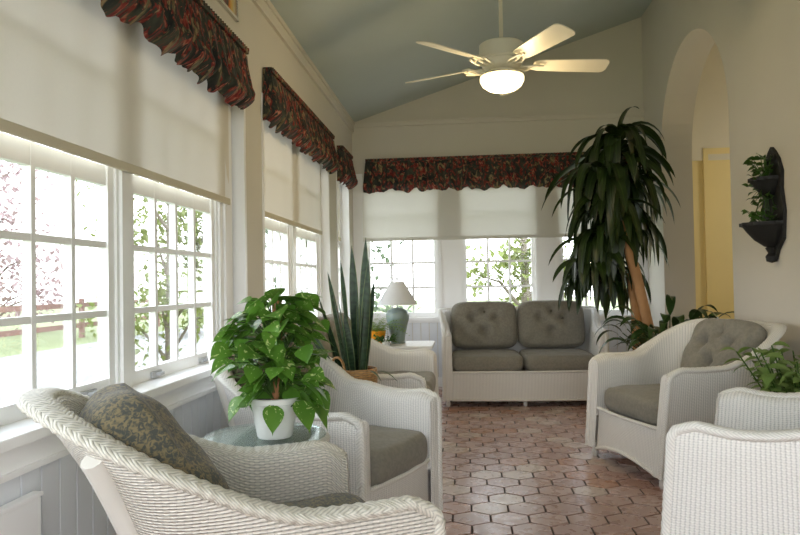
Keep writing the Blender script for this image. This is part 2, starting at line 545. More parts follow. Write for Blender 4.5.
AY0, AY1, ASP = 5.10, 6.80, 2.26
TH = 0.28
def build_right():
    mb = MB(); ztop = zc(XR) + .3
    rad = (AY1 - AY0) / 2; cy = (AY0 + AY1) / 2; n = 28
    arch = [(AY0, 0), (AY0, ASP)] + [(cy - rad * cos(PI * i / n), ASP + rad * sin(PI * i / n)) for i in range(1, n)] + [(AY1, ASP), (AY1, 0)]
    for x, fl in ((XR, False), (XR + TH, True)):
        # pieces: near panel, far panel, top strips
        def quad(ps):
            b = len(mb.v)
            for (y, z) in ps: mb.v.append((x, y, z))
            q = [b + i for i in range(len(ps))]
            mb.face(q if fl else q[::-1])
        quad([(Y0, 0), (AY0, 0), (AY0, ztop), (Y0, ztop)])
        quad([(AY1, 0), (YB + .1, 0), (YB + .1, ztop), (AY1, ztop)])
        top = arch[1:-1]
        for (p, q) in zip(top[:-1], top[1:]):
            quad([p, q, (q[0], ztop), (p[0], ztop)])
    for (p, q) in zip(arch[:-1], arch[1:]):
        b = len(mb.v)
        mb.v += [(XR, p[0], p[1]), (XR + TH, p[0], p[1]), (XR + TH, q[0], q[1]), (XR, q[0], q[1])]
        mb.face([b, b + 3, b + 2, b + 1])
    b = len(mb.v)
    mb.v += [(XR, Y0, 0), (XR + TH, Y0, 0), (XR + TH, Y0, ztop), (XR, Y0, ztop)]
    mb.face([b, b + 1, b + 2, b + 3])
    struct('wall_right', mb, M['rwall'], smooth=False)
    mb = MB()
    mb.box(XR - .015, XR, Y0, AY0, 0, .12); mb.box(XR - .015, XR, AY1, YB, 0, .12)
    struct('baseboard_right', mb, M['trim'])
    # the hall beyond the arch
    mb = MB()
    mb.box(XR + TH, 4.2, 7.30, 7.40, 0, 2.28)
    mb.box(4.1, 4.2, 3.6, 7.3, 0, 3.6)
    mb.box(XR + TH, 4.2, 3.5, 3.6, 0, 3.6)
    struct('wall_hall', mb, M['hall'])
    mb = MB()
    mb.box(XR + TH, 4.2, 7.28, 7.40, 2.28, 3.6)
    mb.box(XR + TH, 4.2, 3.5, 7.4, 3.6, 3.7)
    struct('wall_hall_upper', mb, M['hall_pale'])
    mb = MB(); mb.box(2.41, 2.455, 7.27, 7.30, 0, 2.40); mb.box(2.455, 3.1, 7.275, 7.30, 2.34, 2.40)
    struct('trim_9', mb, M['hall'])
    mb = MB(); mb.box(XR + .2, 4.2, 3.5, 7.4, -.1, -.004); struct('floor_hall', mb, M['post'])
build_right()

# unseen end behind the camera: low wall, posts, opening widened for fill light
mb = MB()
mb.box(XL - .17, XR + .4, Y0 - .1, Y0, 0, .40); mb.box(XL - .17, XR + .4, Y0 - .1, Y0, 2.5, 4.2)
for x in (XL - .17, -0.2, 0.8, XR - .1): mb.box(x, x + .17, Y0 - .1, Y0, .40, 2.5)
struct('wall_front', mb, M['wall'])

# ------------------------------------------------------------------ windows
def window(num, axis, a0, a1, z0, z1, rows, cols, plane, latch=True, row_h=None, transom=None):
    """axis 'y': in the left wall (constant x = plane); axis 'x': in the back wall (constant y = plane)"""
    def bx(mb, p0, p1, d0, d1, q0, q1):
        if axis == 'y': mb.box(plane + d0, plane + d1, p0, p1, q0, q1)
        else: mb.box(p0, p1, plane - d1, plane - d0, q0, q1)
    st = 0.042
    fr = MB()
    bx(fr, a0, a0 + st, -.02, .02, z0, z1); bx(fr, a1 - st, a1, -.02, .02, z0, z1)
    bx(fr, a0 + st - .001, a1 - st + .001, -.0185, .0185, z0, z0 + .05); bx(fr, a0 + st - .001, a1 - st + .001, -.0185, .0185, z1 - .04, z1)
    root = struct('window_%d' % num, fr, M['trim'])
    mu = MB(); mw = .011
    for c in range(1, cols):
        p = a0 + st + (a1 - a0 - 2 * st) * c / cols
        bx(mu, p - mw, p + mw, -.014, .014, z0 + .04, z1 - .03)
    zi0, zi1 = z0 + .05, z1 - .04
    zs = row_h if row_h else [zi0 + (zi1 - zi0) * r / rows for r in range(1, rows)]
    for z in zs:
        wd = .035 if (transom and abs(z - transom) < 1e-6) else mw
        bx(mu, a0 + st * .8, a1 - st * .8, -.013, .013, z - wd, z + wd)
    obj('muntins', mu, M['trim'], root, smooth=False)
    gl = MB()
    bx(gl, a0 + st * .9, a1 - st * .9, -.002, .002, z0 + .045, z1 - .035)
    obj('pane', gl, M['glass'], root, smooth=False)
    if latch:
        for fr_ in (0.24, 0.80):
            h = MB(); p = a0 + (a1 - a0) * fr_
            bx(h, p - .045, p + .045, .02, .028, z0 + .006, z0 + .03)
            bx(h, p - .012, p + .03, .028, .045, z0 + .012, z0 + .024)
            obj('latch', h, M['metal'], root, smooth=False)
    return root
WP = XL - .10
k = 1
LR = [1.01, 1.253, 1.50, 1.85]
for (a, b, vis) in ((-1.38, -.55, 0), (-.40, .43, 0), (0.58, 1.39, 0), (1.49, 2.42, 1), (2.53, 3.44, 1), (4.13, 4.96, 1), (5.10, 5.93, 1), (6.48, 7.06, 1)):
    window(k, 'y', a, b, SILL + .0, HEAD - .03, 5, 4 if b - a > .7 else 3, WP, row_h=LR, transom=1.50, latch=(k in (4, 5)))
    k += 1
# mullion posts between the casements
mb = MB()
for (a, b) in ((-.55, -.40), (.43, .58), (1.39, 1.49), (2.42, 2.53), (3.44, 3.67), (4.05, 4.13), (4.96, 5.10), (5.93, 6.03), (6.45, 6.48), (7.06, 7.09), (-1.42, -1.38)):
    mb.box(XO + .03, WP + .03, a + .0005, b - .0005, SILL - .01, HEAD - .03)
    if b - a > .09: mb.box(WP + .03, WP + .042, a + .02, b - .02, SILL, HEAD - .03)
    if b - a > .2: mb.box(WP + .042, WP + .054, a + .07, b - .06, SILL, HEAD - .03)
struct('trim_10', mb, M['trim'])
for a, c in BW:
    window(k, 'x', a + .01, c - .01, SILL, HEAD + .03, 5, 3, YB + .07, row_h=[1.045, 1.31, 1.575, 1.84], latch=False)
    k += 1

# ------------------------------------------------------------------ roller blinds
def blind(label, axis, a0, a1, z0, z1, plane, mat, group=None):
    t = thing('roller_blind', label, 'blind', (plane, (a0 + a1) / 2, z0) if axis == 'y' else ((a0 + a1) / 2, plane, z0), group=group)
    h = (a1 - a0) / 2; H = z1 - z0
    n = 40; P = []; UV = []
    for i in range(n + 1):
        a = -h + 2 * h * i / n; row = []; ur = []
        for j in range(9):
            z = H * j / 8
            w = 0.0022 * sin(a * 9 + 1.0) * (1 - j / 8) + 0.0015 * sin(a * 23)
            row.append((w, a, z) if axis == 'y' else (a, w, z)); ur.append((a, z))
        P.append(row); UV.append(ur)
    g = MB(); g.grid(P, UV); obj('blind_cloth', g, mat, t)
    g = MB()
    if axis == 'y': g.box(-.007, .007, -h, h, -.012, .022)
    else: g.box(-h, h, -.007, .007, -.012, .022)
    obj('hem_bar', g, M['blind_bar'] if axis == 'y' else mat, t, smooth=False, bevel=.004)
    g = MB()
    if axis == 'y': g.tube([(-.0, -h, H), (-.0, h, H)], .02, 10)
    else: g.tube([(-h, 0, H), (h, 0, H)], .02, 10)
    obj('roller', g, mat, t)
    return t
blind('wide cream roller blind half drawn over the nearest left casements', 'y', -1.40, 3.57, 1.535, 2.21, XL - .045, M['blind'], 'cream roller blinds')
blind('cream roller blind half drawn over the second left window bay, past the pillar', 'y', 4.06, 5.94, 1.535, 2.21, XL - .045, M['blind'], 'cream roller blinds')
blind('narrow cream roller blind on the left wall beside the room corner', 'y', 6.44, 6.86, 1.535, 2.21, XL - .045, M['blind'], 'cream roller blinds')
blind('wide sheer roller blind half drawn across the end wall windows', 'x', -1.07, 1.78, 1.555, 2.25, YB - .03, M['blind_back'], 'cream roller blinds')

# ------------------------------------------------------------------ valances
def valance(label, axis, a0, a1, ztop, drop, plane, seed, depth=.09):
    """gathered, ballooned valance hung off a wall; axis 'y' sticks out in +x, 'x' sticks out in -y"""
    rnd = random.Random(seed)
    L = a1 - a0
    t = thing('valance', label, 'valance', (plane, a0, ztop - drop) if axis == 'y' else (a0, plane, ztop - drop))
    n = max(40, int(L / 0.0075)); m = 20
    ph = [rnd.uniform(0, 6.28) for _ in range(12)]
    fr = [rnd.uniform(.9, 1.1) for _ in range(8)]
    def fold(a, v):     # irregular vertical gathers that open towards the hem and lean a little
        b = a + .03 * v * sin(a * 9 + ph[7])
        x = b * 50 * fr[0] + 1.7 * sin(b * 8.3 + ph[1]) + ph[0]
        y = b * 118 * fr[2] + 2.0 * sin(b * 15 + ph[2])
        return sin(x) * (.2 + .8 * v) * (1 - .6 * smooth01(.75, 1, v)) + .42 * sin(y) * (1 - .45 * v)
    P = []; UV = []
    for i in range(-6, n + 7):
        ii = min(max(i, 0), n)
        a = L * ii / n
        ret = 1.0
        if i < 0: ret = 1 + i / 6.0
        if i > n: ret = 1 - (i - n) / 6.0
        hem = .042 * abs(sin(a * 13 + ph[4] + 1.3 * sin(a * 5 + ph[5]))) ** .7 + .010 * sin(a * 47 + ph[6])
        row = []; ur = []
        for j in range(m + 1):
            v = j / m
            w = fold(a, v)
            off = depth * (.62 + .34 * smooth01(.1, .8, v)) + (.006 + .014 * v) * w
            if v < .09: off = depth * .66 + .006 * sin(a * 210 + ph[9])
            if .09 <= v < .14: off -= .012
            if v > .7: off += .012 * sin(PI * (v - .7) / .3) - .06 * max(0, (v - .82) / .18) ** 1.5
            off = max(.012, off)
            z = drop - (drop * .92 + hem) * v + .003 * w * v
            o2 = off * max(0.02, ret)
            flare = (.03 * v * (1 if i > n - 1 else (-1 if i < 1 else 0)))
            row.append((o2, a + flare, z) if axis == 'y' else (a + flare, -o2, z))
            ur.append((a * 1.6 + .02 * w + (1 - ret) * .2, v * drop * 1.0 + .012 * w))
        P.append(row); UV.append(ur)
    g = MB(); g.grid(P, UV, flip=(axis == 'y'))
    o = obj('gathered_skirt', g, M['floral'], t, angle=180)
    g = MB()
    if axis == 'y': g.box(0.002, depth * .68, 0, L, drop - .03, drop - .006)
    else: g.box(0, L, -depth * .68, -.002, drop - .03, drop - .006)
    obj('mounting_board', g, M['floral'], t, smooth=False)
    return t
valance('dark floral gathered valance over the nearest left window bay', 'y', -1.5, 3.60, 2.355, .335, XL, 1)
valance('dark floral gathered valance over the second left bay beyond the pillar', 'y', 4.06, 6.05, 2.40, .325, XL, 2)
valance('short dark floral valance on left wall tucked against the room corner', 'y', 6.47, 7.06, 2.40, .33, XL, 5)
valance('long dark floral gathered valance across the end wall windows', 'x', -1.03, 1.74, 2.42, .35, YB, 4, .085)

# picture above the near valance
t = thing('framed_picture', 'small colourful framed picture hung above the nearest valance on left wall', 'picture', (XL, 3.38, 2.49))
g = MB(); w2, h2 = .19, .30
g.box(0, .02, -w2, w2, 0, .014); g.box(0, .02, -w2, w2, h2 - .014, h2); g.box(0, .02, -w2, -w2 + .014, 0, h2); g.box(0, .02, w2 - .014, w2, 0, h2)
obj('frame', g, M['braid_cream'], t, smooth=False)
tp = NT('painted_panel'); u = tp.new('ShaderNodeSeparateXYZ'); tp.link(tp.coord('Object'), u.inputs[0])
nn = tp.noise(14, 3, None, .6, 1.0)
st = tp.math('ADD', tp.math('MULTIPLY', u.outputs[1], 3.2), tp.math('MULTIPLY', nn, .35))
st = tp.math('FRACT', tp.math('MULTIPLY', st, 1.6))
tp.base(tp.ramp(st, [(0.0, lin((196, 178, 140))), (0.3, lin((110, 30, 18))), (0.45, lin((25, 40, 40))), (0.62, lin((205, 110, 20))), (0.8, lin((220, 180, 80))), (1.0, lin((200, 190, 150)))]))
tp.set(Roughness=.5)
g = MB(); g.box(0, .012, -w2 + .012, w2 - .012, .012, h2 - .012); obj('painted_panel', g, tp.mat, t, smooth=False)

# ------------------------------------------------------------------ wicker seating
def seat_path(W, D, Rc, step=.018):
    """U path from the right front arm (y=-W/2) round the back to the left front arm; returns points, outward normals, distance from nearest front"""
    pts = []
    s1 = D - Rc; arc = PI * Rc / 2; s2 = W - 2 * Rc
    tot = 2 * s1 + 2 * arc + s2
    n = int(tot / step)
    for i in range(n + 1):
        s = tot * i / n
        if s <= s1: p = (-s, -W / 2); nn = (0, -1)
        elif s <= s1 + arc:
            a = (s - s1) / Rc; p = (-s1 - Rc * sin(a), -W / 2 + Rc - Rc * cos(a)); nn = (-sin(a), -cos(a))
        elif s <= s1 + arc + s2: p = (-D, -W / 2 + Rc + (s - s1 - arc)); nn = (-1, 0)
        elif s <= s1 + 2 * arc + s2:
            a = (s - s1 - arc - s2) / Rc; p = (-s1 - Rc * cos(a), W / 2 - Rc + Rc * sin(a)); nn = (-cos(a), sin(a))
        else: p = (-s1 + (s - s1 - 2 * arc - s2), W / 2); nn = (0, 1)
        pts.append((p, nn, min(s, tot - s), s))
    return pts

def wicker_seat(name, label, cat, loc, phi, W=.68, D=.72, Rc=.26, arm=.62, back=.84, flare_a=.025, flare_b=.15, th=.085, group=None, base_b=.0, amp=.05, rake=.06,
                weave=None, braid=None, foot_n=1, apron_arch=.05, rise0=.26, rise1=.74, dip=.02, braid_w=.032, posts=True):
    weave = weave or M['wick']; braid = braid or M['braid']
    t = thing(name, label, cat, loc, phi, group)
    path = seat_path(W, D, Rc)
    zb = .06; deck = .29
    def OFF(sd, z, H, fl): return fl * (max(z, .01) / H) ** 1.7 - base_b * smooth01(.3, .8, sd) * min(1, (1 - min(1, z / H)) / .42) ** .85
    def prof(sd):
        H = arm + (back - arm) * smooth01(rise0, rise1, sd) - dip * sin(PI * min(1, sd / .38)) * (1 if sd < .38 else 0)
        H -= .03 * (1 - smooth01(0, .07, sd))
        fl = flare_a + (flare_b - flare_a) * smooth01(.2, .62, sd)
        tk = th + (.05 - th) * smooth01(.15, .6, sd)
        return H, fl, tk
    def RK(z, sd): return rake * max(0.0, 1 - z / arm) * (1 - smooth01(0, .30, sd))
    def sect(p, nn, sd):
        H, fl, tk = prof(sd)
        r = tk / 2; zt = H - r
        pts = []
        def at(off, z): return (p[0] + nn[0] * off + RK(z, sd), p[1] + nn[1] * off, z)
        no = 12
        for i in range(no + 1):
            z = zb + (zt - zb) * i / no
            pts.append(at(OFF(sd, z, H, fl) + r, z))
        for i in range(1, 8):
            a = PI * i / 8; pts.append(at(OFF(sd, zt, H, fl) + r * cos(a), zt + r * sin(a) * .9))
        zi = [zt + (deck - .03 - zt) * i / 8 for i in range(9)]
        for z in zi: pts.append(at(OFF(sd, z, H, fl) - r, z))
        return pts
    P = []; UV = []
    for (p, nn, sd, s) in path:
        sec = sect(p, nn, sd); P.append(sec)
        v = 0; ur = []
        for i, q in enumerate(sec):
            if i: v += (Vector(q) - Vector(sec[i - 1])).length
            ur.append((s, v))
        UV.append(ur)
    g = MB(); g.grid(P, UV)
    obj('woven_shell', g, weave, t, angle=60)
    # arm fronts
    for k, e in enumerate((0, -1)):
        p, nn, sd, s = path[e]; H, fl, tk = prof(0); r = tk / 2; zt = H - r
        g = MB(); rows = []; uvs = []
        lev = [zb + (zt - zb) * i / 12 for i in range(13)] + [zt + r * .9 * sin(PI / 2 * i / 6) for i in range(1, 7)]
        for z in lev:
            zz = min(z, zt); c = fl * (zz / H) ** 1.7
            hw = r if z <= zt else r * math.sqrt(max(0, 1 - ((z - zt) / (r * .9)) ** 2))
            row = []; ur = []
            for j in range(5):
                q = -1 + 2 * j / 4
                row.append((p[0] + .012 * (1 - q * q) + .001 + RK(z, 0), p[1] + nn[1] * (c + hw * q), z)); ur.append((hw * q, z))
            rows.append(row); uvs.append(ur)
        g.grid(rows, uvs, flip=(k == 0))
        # inner cheek below the deck so the arm reads as a solid slab
        obj('arm_front', g, weave, t, angle=80)
    # braid rim: up the outer front edge, along the top outer edge, down again
    fine = seat_path(W, D, Rc, .006)
    pa = []
    def edge(pn, sd, z_override=None):
        p, nn = pn; H, fl, tk = prof(sd); r = tk / 2
        zt = H - r * .35
        off = OFF(sd, zt, H, fl) + r * .62
        return (p[0] + nn[0] * off, p[1] + nn[1] * off, zt + .008)
    for (p, nn, sd, s) in fine: pa.append(edge((p, nn), sd))
    def leg_side(p, nn):
        H, fl, tk = prof(0); r = tk / 2; out = []
        for i in range(100):
            z = zb + (H - r * .6 - zb) * i / 99
            out.append((p[0] + .006 + RK(z, 0), p[1] + nn[1] * (fl * (z / H) ** 1.7 + r * .75), z))
        return out
    pa2 = [Vector(q) for q in leg_side(fine[0][0], fine[0][1])] + [Vector(q) for q in pa] + [Vector(q) for q in leg_side(fine[-1][0], fine[-1][1])][::-1]
    # smooth the corner
    for _ in range(6):
        pa2 = [pa2[0]] + [(pa2[i - 1] + pa2[i] * 2 + pa2[i + 1]) / 4 for i in range(1, len(pa2) - 1)] + [pa2[-1]]
    def rf(L, th_): return 1 + amp * sin(2 * PI * (L / .030 + .55 * abs(cos(th_)))) * abs(sin(th_)) ** .3
    g = MB(); tot = len(pa2)
    nf = 100 / tot
    def wid(q):
        e = min(q, 1 - q)
        return .017 + (braid_w - .017) * smooth01(nf * .85, nf * 1.5, e) * (1 + .05 * smooth01(.3, .5, e))
    g.tube(pa2, wid, 20, ry=.016, up=(0, 0, 1), rf=rf)
    obj('braided_rim', g, braid, t, angle=180)
    # apron
    g = MB(); rows = []; uvs = []
    hw = W / 2 - th / 2 + .004
    for i in range(25):
        q = -1 + 2 * i / 24; y = hw * q
        bot = .055 + apron_arch * (1 - q * q) if foot_n == 1 else .06
        row = []; ur = []
        for j in range(7):
            z = bot + (deck + .012 - bot) * j / 6
            row.append((-.015 + .02 * (1 - q * q) + RK(z, 0), y, z)); ur.append((y, z))
        rows.append(row); uvs.append(ur)
    g.grid(rows, uvs)
    obj('front_apron', g, weave, t)
    g = MB(); g.tube([(-.012 + .02 * (1 - q * q) + RK(deck, 0), hw * q, deck + .012) for q in [-1 + i / 10 for i in range(21)]], .011, 8)
    g.tube([(-.014 + .02 * (1 - q * q) + RK(.07, 0), hw * q, (.055 + apron_arch * (1 - q * q)) if foot_n == 1 else .06) for q in [-1 + i / 10 for i in range(21)]], .011, 8)
    obj('apron_edging', g, braid, t)
    g = MB(); g.box(-D + .06 + base_b, -.02, -W / 2 + th / 2 + .01, W / 2 - th / 2 - .01, deck - .05, deck)
    obj('seat_deck', g, M['deck'], t, smooth=False)
    # feet
    ys = [-W / 2, W / 2] if foot_n == 1 else [-W / 2, 0, W / 2]
    for x in (-.03, -D + .09 + base_b * .9):
        for y in ys:
            if x < -.1 and y == 0: continue
            g = MB(); yy = y if y == 0 else y * (1 if x > -.1 else .72)
            xx = x + (RK(.03, 0) if x > -.1 else 0)
            g.lathe([(0.0, .0), (.014, .0), (.02, .012), (.021, .03), (.016, .045), (.02, .06), (.02, .085), (0, .085)], (xx, yy, 0), 12)
            obj('foot', g, braid, t)
    if posts:
        for sgn in (0, 1):
            cand = [q for q in path if abs(q[2] - (D - Rc + PI * Rc * .24)) < .012]
            q = cand[0] if sgn == 0 else cand[-1]
            p, nn, sd, s = q; H, fl, tk = prof(sd); pl = []
            for i in range(14):
                z = .03 + (H - .055 - .03) * i / 13
                off = OFF(sd, z, H, fl) + tk / 2 + .006
                pl.append((p[0] + nn[0] * off, p[1] + nn[1] * off, z))
            g = MB(); g.tube(pl, .026, 10); obj('back_post', g, M['post'], t)
    return t

def cushion_bm(sx, sy, sz, e=5.0, ez=2.4, puff=.12, tufts=(), seed=0, wrinkle=.004, cuts=22):
    bm = bmesh.new(); bmesh.ops.create_cube(bm, size=2)
    bmesh.ops.subdivide_edges(bm, edges=bm.edges[:], cuts=cuts, use_grid_fill=True)
    rnd = random.Random(seed); ph = [rnd.uniform(0, 6.28) for _ in range(6)]
    for v in bm.verts:
        x, y, z = v.co
        # remap grid towards the rim for evenly rounded edges
        q = (abs(x) ** e + abs(y) ** e) ** (1 / e)
        rxy = max(abs(x), abs(y))
        k = (abs(x) ** e + abs(y) ** e + 1e-9) ** (1 / e)
        if rxy > 1e-6:
            f = rxy / k
            x2, y2 = x * f, y * f
        else: x2, y2 = x, y
        # side profile: superellipse between radius and height
        rr = (abs(x2) ** e + abs(y2) ** e) ** (1 / e)
        zz = z
        kk = (rr ** (ez * 2.2) + abs(zz) ** ez + 1e-9)
        if rr > .5:
            n = kk ** (1 / (ez * 1.6)); n = max(n, 1.0)
            x2 /= n ** .5; y2 /= n ** .5; zz /= n
        crown = 1 + puff * (1 - min(1, x2 * x2)) * (1 - min(1, y2 * y2))
        X, Y, Z = x2 * sx / 2, y2 * sy / 2, zz * sz / 2 * crown
        if z > 0:
            for (tx, ty, td) in tufts:
                dx, dy = X - tx, Y - ty; r = math.hypot(dx, dy)
                ang = math.atan2(dy, dx)
                Z -= (td * math.exp(-(r / .035) ** 2) + td * .42 * math.exp(-r / .07) * (.55 + .45 * cos(5 * ang + ph[0] + tx * 40))) * max(0, z)
        Z += wrinkle * (sin(X * 31 + ph[1] + 3 * sin(Y * 12 + ph[2])) + sin(Y * 27 + ph[3] + 2 * sin(X * 17))) * (1 if abs(z) > .3 else .3)
        v.co = (X, Y, Z)
    return bm

def cushion(name, label, cat, mat, loc, xdir, ydir, size, tufts=(), seed=0, group=None, e=5, ez=2.4, puff=.12, wrinkle=.004, piping=True, bend=None):
    bm = cushion_bm(*size, e=e, ez=ez, puff=puff, tufts=tufts, seed=seed, wrinkle=wrinkle)
    if bend:
        for v in bm.verts: v.co = Vector(bend(v.co))
    me = bpy.data.meshes.new(name); bm.to_mesh(me); bm.free()
    me.materials.append(mat)
    me.polygons.foreach_set('use_smooth', [True] * len(me.polygons))
    o = bpy.data.objects.new(name, me); C.objects.link(o)
    x = Vector(xdir).normalized(); y = Vector(ydir); y = (y - x * y.dot(x)).normalized(); z = x.cross(y)
    o.matrix_world = Matrix(((x.x, y.x, z.x, loc[0]), (x.y, y.y, z.y, loc[1]), (x.z, y.z, z.z, loc[2]), (0, 0, 0, 1)))
    tag(o, label, cat, group)
    for (tx, ty, td) in tufts:
        g = MB(); g.lathe([(0.0, .006), (.009, .005), (.014, .0), (.012, -.006)], (0, 0, 0), 12)
        b = obj('button', g, M['button'], o); zt = size[2] / 2 * (1 + puff * .8) - td * 1.3
        b.location = (tx, ty, zt + .002)
    return o

def frame2d(loc, phi):
    f = Vector((cos(phi), sin(phi), 0)); l = Vector((-sin(phi), cos(phi), 0)); o = Vector(loc)
    return o, f, l

def seat_set(loc, phi, W, D, places, seat_lab, back_lab, mat, matb=None, tuft=True, group_s=None, group_b=None, seed=0, bh=.48, tilt=20, bt=.17, deck=.29, T=.15, puff_b=.25, inset=.06, bw=None, skip_back=False, blift=0.0, bshift=0.0, e_b=4.2, dep=None):
    o, f, l = frame2d(loc, phi)
    z = Vector((0, 0, 1))
    inner = W - .105
    wd = inner / places
    for i in range(places):
        c = -inner / 2 + wd * (i + .5)
        dep = dep or (D - .07)
        p = o + f * (-dep / 2 + .022) + l * c + z * (deck + T / 2 + .006)
        cushion('seat_cushion', seat_lab[i], 'cushion', mat, p, f, l, (dep, wd - .006, T), seed=seed + i, group=group_s, e=9, ez=3.2, puff=.10, wrinkle=.0022)
        if skip_back: continue
        a = R(tilt)
        up = z * cos(a) - f * sin(a); nrm = f * cos(a) + z * sin(a)
        w_b = bw or (wd - .02)
        base = o + f * (-D + .10 + bshift) + l * c + z * (deck + T + .005 + blift)
        p = base + up * (bh / 2) + nrm * (bt / 2)
        tf = ()
        if tuft:
            tf = [(-.11, .06, .075), (.11, .055, .075), (0, .12, .05), (0, -.07, .075)] if tuft == 1 else [(0, 0, .04), (.11, .05, .03), (-.11, .05, .03)]
            tf = [(ty2, tx2, td) for (tx2, ty2, td) in tf]
        # local axes: x = sideways(l reversed), y = up so that z = normal
        tf = [(b_, a_, d_) for (a_, b_, d_) in tf]
        xd = up.cross(nrm)
        cushion('back_cushion', back_lab[i], 'cushion', matb or mat, p, xd, up, (w_b, bh, bt), tufts=tf, seed=seed + 20 + i, group=group_b, e=e_b, ez=2.0, puff=puff_b, wrinkle=.005)

# nearest armchair, lower left
P1 = (-.249, 1.972, 0); A1 = R(30)
wicker_seat('wicker_armchair', 'cream wicker armchair with braided rim at lower left, below the casement windows', 'armchair', P1, A1, W=.58, D=.832, rake=.0, Rc=.28, weave=M['wick_near'], braid=M['braid_cream'],
            back=.845, arm=.592, dip=.004, flare_a=.019, flare_b=.022, base_b=.20, rise0=.27, rise1=.95, braid_w=.038, th=.08, amp=.10)
seat_set(P1, A1, .58, .832, 1, ['leaf print seat cushion in the nearest wicker armchair'], ['x'], M['camo'], skip_back=True, seed=3, dep=.66, T=.17)
# leaf print pillow leaning in it
o, f, l = frame2d(P1, A1); zv = Vector((0, 0, 1)); a = R(38)
up = zv * cos(a) - f * sin(a); nrm = f * cos(a) + zv * sin(a)
cushion('back_cushion', 'plump leaf print back cushion leaning in the nearest wicker armchair', 'cushion', M['camo'], o + f * -.590 + l * -.01 + zv * .648, up.cross(nrm), up, (.45, .48, .16), seed=8, e=4.2, ez=1.9, puff=.30, wrinkle=.005)

# second armchair, facing the aisle
P2 = (-.274, 2.92, 0); A2 = -.408
wicker_seat('wicker_armchair', 'white wicker armchair between potted pothos and snake plant', 'armchair', P2, A2, W=.60, D=.765, rake=.0, Rc=.2, arm=.615, dip=.022, back=.853, flare_a=.006, flare_b=.06, base_b=.08, rise0=.445, rise1=.83)
seat_set(P2, A2, .60, .765, 1, ['olive grey seat cushion in the armchair behind the pothos'], ['leaf print back cushion behind the pothos leaves'], M['cush'], M['camo'], tuft=0, seed=5, bh=.46, dep=.64)

# loveseat along the left wall
P3 = (-.25, 4.62, 0); A3 = R(0)
wicker_seat('wicker_loveseat', 'white wicker loveseat under left windows, beyond the snake plant', 'loveseat', P3, A3, W=1.36, D=.74, rake=.02, Rc=.2, flare_a=.005, flare_b=.07, foot_n=3, back=.80, arm=.60, rise0=.3, rise1=.8)
seat_set(P3, A3, 1.36, .74, 2, ['grey seat cushion on left wall loveseat, end nearer the snake plant', 'grey seat cushion on left wall loveseat, end nearer the lamp'],
         ['grey tufted back cushion on left wall loveseat, behind the snake plant', 'grey tufted back cushion on left wall loveseat, below the fern'], M['cush'], seed=30, bh=.44)

# loveseat at the end wall
P4 = (.505, 6.215, 0); A4 = R(-88.5)
wicker_seat('wicker_loveseat', 'white wicker loveseat facing us below the end wall windows', 'loveseat', P4, A4, W=1.35, D=.76, rake=.02, Rc=.2, flare_a=.0, flare_b=.05, foot_n=3, back=.83, arm=.66, rise0=.2, rise1=.6, dip=.0, th=.085, braid_w=.022)
seat_set(P4, A4, 1.375, .76, 2, ['grey box seat cushion on the end wall loveseat, left half', 'grey box seat cushion on the end wall loveseat, right half'],
         ['grey back cushion with tufted buttons on the end wall loveseat, left half', 'grey back cushion with tufted buttons on the end wall loveseat, right half'], M['cush'], seed=40, bh=.46, bt=.18, tilt=13, e_b=5.5, bw=.632, bshift=.04, puff_b=.22, blift=-.01)

# right armchair
P5 = (.925, 4.152, 0); A5 = 3.446
wicker_seat('wicker_armchair', 'white wicker armchair with grey cushions in front of the tall corn plant', 'armchair', P5, A5, W=.736, D=.65, Rc=.29, arm=.632, dip=.009, back=.822, flare_a=.022, flare_b=.15, rise0=.30, rise1=.65, th=.095)
seat_set(P5, A5, .72, .68, 1, ['thick grey seat cushion in the armchair in front of the corn plant'], ['grey tufted back cushion in the armchair in front of the corn plant'], M['cush'], seed=50, bh=.45, bw=.56, e_b=5, tilt=24, bshift=-.02, blift=-.05)

# right foreground armchair
P6 = (.82, 2.55, 0); A6 = 2.627
wicker_seat('wicker_armchair', 'white wicker armchair cropped by the lower right edge, side turned to us', 'armchair', P6, A6, W=.67, D=.78, Rc=.30, arm=.678, dip=.03, back=.79, flare_a=.027, flare_b=.10, rise0=.434, rise1=.9)
seat_set(P6, A6, .67, .78, 1, ['grey seat cushion hidden inside the cropped right armchair'], [''], M['cush'], skip_back=True, seed=60, dep=.66)

# ------------------------------------------------------------------ tables
def drum_table(label, loc, r=.215, h=.575):
    t = thing('wicker_side_table', label, 'table', loc)
    g = MB(); n = 48; rows = []; uvs = []
    for i in range(n + 1):
        a = 2 * PI * i / n
        rows.append([(rr * cos(a), rr * sin(a), z) for rr, z in ((r * .86, .05), (r * .84, .25), (r * .9, h - .1), (r * .97, h - .02), (r * .985, h))])
        uvs.append([(a * r, z) for z in (.05, .25, h - .1, h - .02, h)])
    g.grid(rows, uvs); obj('woven_skirt', g, M['wick_near'], t, angle=180)
    g = MB(); g.disc((0, 0, h - .006), r * .97, 48); obj('woven_top', g, M['wick'], t, smooth=False)
    g = MB(); pth = [(r * 1.0 * cos(2 * PI * i / 90), r * 1.0 * sin(2 * PI * i / 90), h - .012) for i in range(91)]
    g.tube(pth, .013, 8, cap=False, rf=lambda L, th_: 1 + .15 * sin(2 * PI * L / .03 + 2 * th_)); obj('braided_rim', g, M['braid'], t, angle=180)
    g = MB(); g.lathe([(r * .99, 0), (r * 1.0, .003), (r * .99, .007)], (0, 0, h + .002), 64); g.disc((0, 0, h + .009), r * .99, 64); g.disc((0, 0, h + .002), r * .99, 64, down=True)
    obj('glass_top', g, M['tableglass'], t, smooth=False)
    for k in range(4):
        a = PI / 4 + k * PI / 2
        g = MB(); g.tube([(r * .78 * cos(a), r * .78 * sin(a), 0), (r * .8 * cos(a), r * .8 * sin(a), .07)], .014, 8); obj('leg', g, M['braid'], t)
    return t
